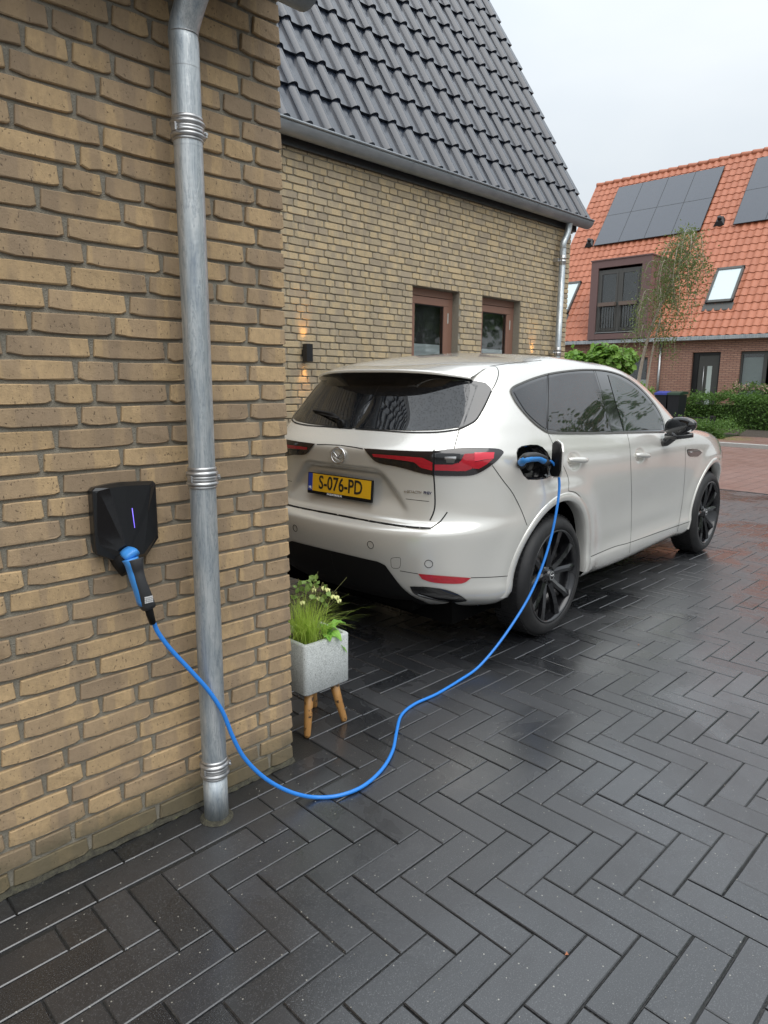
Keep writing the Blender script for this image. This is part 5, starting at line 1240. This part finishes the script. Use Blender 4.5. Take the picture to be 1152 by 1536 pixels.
Mt = Matrix(((xx_.x, yy_.x, zz_.x, c1_.x), (xx_.y, yy_.y, zz_.y, c1_.y), (xx_.z, yy_.z, zz_.z, c1_.z), (0, 0, 0, 1)))
text('INLINE 6' if False else 'PHEV', .020, .0, .0, .006, M_chrome, 'vent_lettering', vt_[0], 1, Mt)
# headlights (hidden at the nose, on the mirrored outline)
patch('headlight', M_rglass, [(3.30, .90), (3.45, .90), (3.56, .89)], [(3.34, .82), (3.46, .80), (3.56, .80)], .004, mode='side', n=14, m=4)

# charging port: recess, lid, inlet
b = MB(); n = len(port3); v = []; ctr = sum(port3, Vector())/n
for k, (dep, sc__) in enumerate(((-.0015, 1.03), (-.002, 1.0), (.012, .975), (.016, .90), (.062, .86))):
    for p in port3: q = ctr+(p-ctr)*sc__; v.append((q.x, q.y+dep, q.z))
f = [(k*n+i, k*n+(i+1) % n, (k+1)*n+(i+1) % n, (k+1)*n+i) for k in range(4) for i in range(n)]+[tuple(range(4*n, 5*n))]
b.add(v, f, False); port = cbuild(b, 'charging_port', M_piano)
b = MB(); Mx = Matrix.Translation((ctr.x+.012, ctr.y+.062, ctr.z-.018)) @ Matrix.Rotation(R(90), 4, 'X'); b.lathe([(0, .006), (.036, .006), (.036, .030), (.040, .032), (.044, .030), (.044, 0)], 28, Mx); cbuild(b, 'charging_inlet', M_plastic, port)
b = MB(); b.tube([ctr+Vector((-.105, .012, .035)), ctr+Vector((-.105, .004, .035))], .010, 12); b.box((ctr.x-.02, ctr.y+.035, ctr.z-.085), (ctr.x+.05, ctr.y+.045, ctr.z-.070)); cbuild(b, 'port_latch', M_grey_frame, port)
def lidpt(px, py, uu):
    o = Minv @ CAMP; d = (Minv.to_3x3() @ ray(px, py)).normalized(); t = (uu-o.x)/d.x; return o+d*t
UL = max(p.x for p in port3)+.012
lid = [lidpt(820.8, 657.5, UL), lidpt(825, 661, UL), lidpt(829, 672, UL), lidpt(833, 690, UL), lidpt(836.5, 710, UL), lidpt(835, 716, UL), lidpt(829, 706, UL), lidpt(824, 690, UL), lidpt(821, 672, UL)]
yh = hit((UL, -1.6, 1.08), (0, 1, 0))[0].y
zt_, zb_ = max(p.z for p in lid), min(p.z for p in lid)
# the lid stands out from the flank on a front hinge, slightly turned back
L_ = [(0, zb_+.02), (-.02, zb_), (-.125, zb_+.015), (-.150, zb_+.05), (-.150, zt_-.06), (-.125, zt_-.015), (-.05, zt_), (0, zt_-.02)]
for (name, mat, dx_, sc2) in (('port_lid', M_paint, .010, 1.0), ('lid_lining', M_plastic, .0, .93)):
    b = MB(); v = []; mz = (zt_+zb_)/2
    for e in (0, .009):
        for (y, z) in L_: v.append((UL-.030+y*.62*.78*sc2+(e+dx_)*.8, yh-.010+y*.80*.78*sc2-(e+dx_)*.6, mz+(z-mz)*sc2))
    n = len(L_); b.add(v, [tuple(range(n)), tuple(range(n, 2*n))[::-1]]+[(i, (i+1) % n, n+(i+1) % n, n+i) for i in range(n)])
    o = cbuild(b, name, mat, port)

# ================================================================== CHARGER, CABLE, PLANTER
WX = lambda px, py, y: (CAMP+ray(px, py)*(y/ray(px, py).y))
ch = root('wall_charger', 'black faceted wall charger with a thin violet light, on the near brick wall', 'charger', (.84, YB, 1.06))
M_ch = simple('matt_charger_shell', (.009, .010, .0115), .30, var=.15, scale=60); m = Mat('gloss_charger_panel', (.004, .004, .005), .08); m.b.inputs['Coat Weight'].default_value = .4; M_chg = m.m
yf, yb_ = YB-.085, YB-.002
T = lambda x, z, y: (x, y, z)
zo = lambda x, y: (130+x/5.908, 700+y/5.908)
def wq_(x, y, yy): p = WX(*zo(x, y), yy); return (p.x, p.z)
OUT = [wq_(46, 215, YB-0.0396), wq_(75, 185, YB-0.0396), wq_(200, 155, YB-0.0396), wq_(330, 135, YB-0.0396), wq_(590, 126, YB-0.0396), wq_(615, 150, YB-0.0396), wq_(636, 630, YB-0.0363), wq_(530, 790, YB-0.0363), wq_(420, 830, YB-0.0396), wq_(340, 870, YB-0.0363), wq_(90, 785, YB-0.0396), wq_(75, 700, YB-0.0396)]
FRN = [wq_(95, 235, YB-0.0495), wq_(110, 215, YB-0.0495), wq_(200, 190, YB-0.0561), wq_(340, 170, YB-0.0561), wq_(560, 160, YB-0.0561), wq_(570, 190, YB-0.0561), wq_(545, 400, YB-0.0594), wq_(510, 770, YB-0.0627), wq_(420, 800, YB-0.0627), wq_(370, 775, YB-0.0627), wq_(120, 700, YB-0.0495), wq_(100, 600, YB-0.0495)]
yF = [YB-0.0462, YB-0.0475, YB-0.0561, YB-0.0581, YB-0.0581, YB-0.0561, YB-0.0581, YB-0.0627, YB-0.0634, YB-0.0627, YB-0.0475, YB-0.0462]
b = MB(); n = len(OUT); cx_, cz_ = .842, 1.07
v = [(x+(cx_-x)*.04, YB-.001, z+(cz_-z)*.04) for x, z in OUT]+[(x, YB-0.0363, z) for x, z in OUT]+[(x+(a-x)*.12, YB-0.0409, z+(c-z)*.12) for (x, z), (a, c) in zip(OUT, FRN)]+[(x, y, z) for (x, z), y in zip(FRN, yF)]
f = [(k*n+i, k*n+(i+1) % n, (k+1)*n+(i+1) % n, (k+1)*n+i) for k in range(3) for i in range(n)]; b.add(v, f, False)
i0 = len(b.v)-n
b.f += [tuple(i0+j for j in (2, 3, 4, 5, 6, 7, 8, 9))]; b.sm += [False]; b.r += [0]
b.build('shell', M_ch, ch)
b = MB(); b.add([v[3*n+j] for j in (0, 1, 2, 9, 10, 11)], [tuple(range(6))]); b.build('gloss_panel', M_chg, ch)
m = Mat('violet_led', (.2, .15, .8), .5); m.b.inputs['Emission Color'].default_value = (.22, .16, .95, 1); m.b.inputs['Emission Strength'].default_value = 1.1
p1 = WX(*zo(403, 368), YB-0.0602); p2 = WX(*zo(426, 542), YB-0.0630); b = MB(); b.tube([p1, p2], .0009, 6); b.build('status_light', m.m, ch)
pa = WX(*zo(602, 425), YB-0.0409); pb = WX(*zo(618, 620), YB-0.0396); b = MB()
for i in range(11):
    t = i/11; c = pa+(pb-pa)*t; b.tube([c, c+(pb-pa)*.045], .0011, 4)
b.build('side_lettering', simple('grey_print', (.35, .35, .36), .5), ch)
b = MB(); b.tube([(.835, YB-.01, .955), (.842, YB-0.0363, .925), (.850, YB-0.0528, .90)], [.036, .036, .032], 18); b.build('socket', M_plastic, ch)
# cable with its two plugs
cab = root('charging_cable', 'bright blue charging cable sagging from the wall charger to the car', 'cable', (1.4, 1.7, 0))
m = Mat('blue_cable_sheath', (.022, .205, .66), .36); M_cab = m.m; m = Mat('blue_plug_plastic', (.05, .26, .66), .38); M_pblue = m.m; m = Mat('grey_plug_rubber', (.030, .031, .034), .55); m.bump(m.noise(700, 2, coord='Object'), .0006); M_pgrey = m.m
def vplane(px, py, A, B):
    d = Vector((B[0]-A[0], B[1]-A[1])); nx, ny = -d.y, d.x; r = ray(px, py); t = (nx*A[0]+ny*A[1])/(nx*r.x+ny*r.y); return CAMP+r*t
P = [vplane(x, y, (1.45, 1.69), (.9, 1.885)) for x, y in ((230.5, 934), (238, 950), (256, 974), (285, 1005), (312, 1035), (334, 1068), (349, 1105), (366, 1136), (392, 1163), (420, 1181), (447, 1191.5))]
gp = lambda x, y: (lambda r: CAMP+r*((.0085-CAMH)/r.z))(ray(x, y))
P += [gp(x, y) for x, y in ((475, 1196), (510, 1193), (545, 1179), (573, 1154), (589, 1126), (595, 1097), (602, 1073), (622, 1056), (655, 1041), (690, 1020))]
P += [WX(x, y, yy) for x, y, yy in ((716, 1002, 1.99), (742, 973, 1.98), (768, 937, 1.965), (793, 896, 1.95), (812, 853, 1.94), (826, 808, 1.935), (835, 765, 1.935), (839, 730, 1.94), (836.5, 707, 1.95), (830, 695, 1.97), (824.5, 691, 1.985))]
P = bezier(P, 6); b = MB(); b.tube(P, .0070, 14); b.build('cable', M_cab, cab)
# wall plug: a handle bent out of the socket
hb = MB(); A = WX(197, 836, YB-.10); Bq = WX(221, 909, YB-.105); C_ = WX(228, 932, YB-.098)
mid = [WX(201.5, 838.5, YB-.108), WX(203, 845, YB-.110), WX(205, 856, YB-.107), WX(209, 871, YB-.112), WX(215, 888, YB-.114), WX(222, 910, YB-.108)]
def flat_tube(pts, wds, dps, n=18, sq=.75):
    v = []; f = []
    for i, p in enumerate(pts):
        t = (pts[min(i+1, len(pts)-1)]-pts[max(i-1, 0)]).normalized(); yv = Vector((0, -1, 0)); yv = (yv-t*yv.dot(t)).normalized(); xv = t.cross(yv)
        for j in range(n):
            a = 2*math.pi*j/n; c, s_ = math.cos(a), math.sin(a); c = math.copysign(abs(c)**sq, c); s_ = math.copysign(abs(s_)**sq, s_); v.append(p+xv*c*wds[i]+yv*s_*dps[i])
    f = [(i*n+j, i*n+(j+1) % n, (i+1)*n+(j+1) % n, (i+1)*n+j) for i in range(len(pts)-1) for j in range(n)]+[tuple(range(n))[::-1], tuple((len(pts)-1)*n+j for j in range(n))]
    return v, f
pl = bezier(mid, 4); nn_ = len(pl)
wd = [.0225-.0055*math.sin(math.pi*i/(nn_-1))-.0035*i/(nn_-1) for i in range(nn_)]; wd = [w_+.002 for w_ in wd]
b = MB(); v, f = flat_tube(pl, wd, [.022]*nn_); b.add(v, f, True); wp_ = b.build('wall_plug', M_pgrey, cab)
sh = [Vector((p.x-.0095+.004*i/nn_, p.y+.006, p.z+.001)) for i, p in enumerate(pl)]
b = MB(); v, f = flat_tube(sh[:-1], [w_-.0015 for w_ in wd[:-1]], [.020]*(nn_-1)); b.add(v, f, True)
c = pl[0]; b.add(*flat_tube([c+Vector((-.006, .040, .016)), c+Vector((-.005, .024, .014)), c+Vector((-.003, .012, .011)), c+Vector((-.001, .004, .007))], [.019, .0215, .0225, .0215], [.012, .013, .014, .014]), True)
b.build('plug_shell', M_pblue, wp_)
b = MB(); b.tube([pl[-1]-Vector((0, 0, -.004)), (pl[-1]+C_)/2, C_+Vector((.002, 0, -.006))], [.0125, .0115, .0095], 14); b.build('cable_sleeve', M_plastic, wp_)
b = MB(); q = pl[-4]; yq = q.y-.0225
for i in range(4):
    for j in range(5 if i else 1):
        w0 = .0042 if i else .024; b.box((q.x-.010+j*.0052, yq-.0004, q.z-.002-i*.0052), (q.x-.010+j*.0052+(w0 if i else .0245), yq+.0015, q.z+.0018-i*.0052))
b.build('plug_print', simple('pale_print', (.55, .55, .55), .6), wp_)
# car plug
e13 = lambda x, y, yy: WX(765+x/13.553, 650+y/13.553, yy)
cpA = [e13(230, 600, 1.985), e13(300, 530, 1.955), e13(420, 505, 1.945), e13(560, 505, 1.955), e13(650, 540, 1.965), e13(720, 575, 1.975)]
b = MB(); b.tube(bezier(cpA, 4), [.020]*4+[.021]*4+[.019]*4+[.017]*4+[.018]*5, 16); cp = b.build('car_plug', M_pblue, cab)
b = MB(); b.tube(bezier([p+Vector((0, 0, .012)) for p in cpA], 4), [.017]*4+[.019]*4+[.018]*4+[.016]*4+[.017]*5, 16); b.tube([e13(680, 545, 1.97), e13(740, 590, 1.98), e13(800, 625, 1.99)], [.021, .019, .013], 14); b.tube([e13(235, 600, 1.99), e13(235, 640, 2.03)], .024, 16); b.build('plug_grip', M_pgrey, cp)

# planter on legs
pt = root('planter', 'square speckled grey planter on wooden legs at the garage corner', 'planter', (1.69, 2.20, 0))
# corners from the photograph: front corner, right corner
x0, x1 = 1.597, 1.838; y0 = 2.055; y1 = y0+.24; z0, z1 = .197, .413
b = MB()
def rbox(b, x0, x1, y0, y1, z0, z1, r, segs=4):
    P = []
    for cx, cy, a0 in ((x1-r, y1-r, 0), (x0+r, y1-r, 90), (x0+r, y0+r, 180), (x1-r, y0+r, 270)):
        for k in range(segs+1): a = R(a0+90*k/segs); P.append((cx+r*math.cos(a), cy+r*math.sin(a)))
    return P
Po = rbox(b, x0, x1, y0, y1, 0, 0, .018); Pi = rbox(b, x0+.017, x1-.017, y0+.017, y1-.017, 0, 0, .010); Pc = rbox(b, x0+.004, x1-.004, y0+.004, y1-.004, 0, 0, .016); n = len(Po)
v = [(x, y, z0+.0) for x, y in Pc]+[(x, y, z0+.005) for x, y in Po]+[(x, y, z1-.004) for x, y in Po]+[(x, y, z1) for x, y in Pc]+[(x, y, z1) for x, y in Pi]+[(x, y, z1-.03) for x, y in Pi]
f = [(k*n+i, k*n+(i+1) % n, (k+1)*n+(i+1) % n, (k+1)*n+i) for k in range(5) for i in range(n)]+[tuple(range(n))[::-1]]; b.add(v, f, True); o = b.build('pot', M_terrazzo, pt)
for p_ in o.data.polygons: p_.use_smooth = abs(p_.normal.z) < .2
b = MB(); b.box((x0+.016, y0+.016, z1-.045), (x1-.016, y1-.016, z1-.028)); b.build('soil', M_soil, pt)
for (a, c, e, g_) in ((x0+.055, y0+.045, x0+.030, y0+.030), (x1-.055, y0+.045, x1-.010, y0+.028), (x0+.055, y1-.045, x0+.02, y1-.02), (x1-.055, y1-.045, x1-.02, y1-.02)):
    b = MB(); b.tube([(a, c, z0+.002), ((a+e)/2, (c+g_)/2, z0/2), (e, g_, .012), (e, g_, .002)], [.0205, .0175, .0145, .012], 18); b.build('leg', M_wood, pt)
# plants in the planter
pr = random.Random(77)
gr_ = root('grass_tuft', 'fine light green grass tuft with pale yellow drooping flowers in the speckled planter', 'plant', (x0+.09, y0+.10, z1-.03))
b = MB()
for i in range(620):
    bx, by = x0+.085+pr.gauss(0, .024), y0+.10+pr.gauss(0, .028); a = pr.uniform(0, 6.28); ln = pr.uniform(.11, .235); le = pr.uniform(.12, 1.15)**1.1; dr_ = pr.uniform(0, .06)
    v = []; w_ = pr.uniform(.0010, .0021); n = 5
    for k in range(n+1):
        t = k/n; rr = ln*le*t*(.5+.5*t); h = ln*(t-.28*le*t*t*t)-dr_*t**3*le; c = Vector((bx+rr*math.cos(a), by+rr*math.sin(a), z1-.03+h)); s_ = Vector((-math.sin(a), math.cos(a), 0))*w_*(1-t*.85); v += [c-s_, c+s_]
    b.add(v, [(2*k, 2*k+1, 2*k+3, 2*k+2) for k in range(n)], False, pr.random())
b.build('blades', L_grass, gr_, fixn=False)
fl_ = [(485, 881, .0), (491, 884, .0), (470, 884, .03), (499, 894, -.01), (505, 895, -.01), (508, 900, -.012), (478, 897, .02), (473, 878, .04), (453, 903, .0)]
bs, k = MB(), 0
for (px, py, dy) in fl_:
    c = WX(px, py, y0+.09+dy); base = Vector((x0+.10, y0+.10, z1-.03)); mid_ = (c+base)/2+Vector((0, 0, .03)); topp = c+Vector((-.006, 0, .018))
    bs.tube(bezier([base, mid_, topp, c+Vector((0, 0, .006))], 5), .0011, 5)
    b = MB()
    for q in range(5):
        a = 2*math.pi*q/5; e = Vector((math.cos(a), math.sin(a), 0)); s_ = Vector((-math.sin(a), math.cos(a), 0)); 
        b.add([c+Vector((0, 0, .007)), c+e*.010+s_*.0065+Vector((0, 0, .001)), c+e*.011-Vector((0, 0, .011)), c+e*.010-s_*.0065+Vector((0, 0, .001))], [(0, 1, 2, 3)], True)
        b.add([c+Vector((0, 0, .004)), c+e*.006+s_*.004-Vector((0, 0, .004)), c+e*.004-Vector((0, 0, .014)), c+e*.006-s_*.004-Vector((0, 0, .004))], [(0, 1, 2, 3)], True)
    b.build('flower', M_petal, gr_, fixn=False)
for (px, py) in ((477, 857), (520, 866), (530, 915), (508, 928), (447, 868)):
    c = WX(px, py, y0+.10); base = Vector((x0+.10, y0+.10, z1-.03)); bs.tube(bezier([base, (c+base)/2+Vector((0, 0, .035)), c], 6), [.0010]*9+[.0006]*4, 5)
bs.build('stems', leaf_mat('thin_stem', (.16, .17, .06), (.26, .26, .09)), gr_)
P = [(WX(px, py, y0+.10)+Vector((pr.gauss(0, .012), pr.gauss(0, .02), pr.gauss(0, .008)))) for px, py in ((456, 875), (464, 876), (470, 872), (478, 875), (452, 884), (461, 886), (447, 893), (486, 905), (493, 899), (475, 905), (482, 893), (466, 895)) for _ in range(5)]
cards(P, .022, 'broad', 5, .5).build('upper_leaves', leaf_mat('columbine_leaf', (.13, .22, .05), (.24, .34, .09)), gr_, fixn=False)
pm = root('leafy_plant', 'broad crinkled bright green leaves hanging over the right rim of the planter', 'plant', (x1-.07, y0+.08, z1-.03))
def big_leaf(base, tip, wd_, sag, seed):
    r = random.Random(seed); n = 12; base, tip = Vector(base), Vector(tip); ax = tip-base; sd2 = ax.cross(Vector((0, 0, 1))).normalized(); v = []; f = []
    for i in range(n+1):
        t = i/n; c = base+ax*t+Vector((0, 0, sag*math.sin(math.pi*t))); w_ = wd_*(math.sin(math.pi*min(1, t*.93+.05))**.75)*(1+.07*math.sin(i*5))
        for j, q in enumerate((-1, -.55, -.06, 0, .06, .55, 1)): v.append(c+sd2*w_*q+Vector((0, 0, (abs(q)**1.5)*w_*.28+(.0 if abs(q) > .02 else -.003)+.0035*math.sin(i*1.9+abs(q)*7))))
    for i in range(n):
        for j in range(6): f.append((i*7+j, i*7+j+1, (i+1)*7+j+1, (i+1)*7+j))
    b = MB(); b.add(v, f, True); b.build('leaf', L_prim, pm, fixn=False)
bx = WX(487, 950, y0+.07)
for i, (px, py, dy, w_, sg_) in enumerate(((518, 935, .06, .024, .030), (512, 961, -.022, .025, .026), (520, 978, -.012, .016, .030), (495, 962, -.015, .022, .02), (505, 944, .03, .022, .03), (484, 941, .06, .016, .03))):
    big_leaf((bx.x, bx.y, z1-.02), WX(px, py, y0+dy), w_, sg_, i)
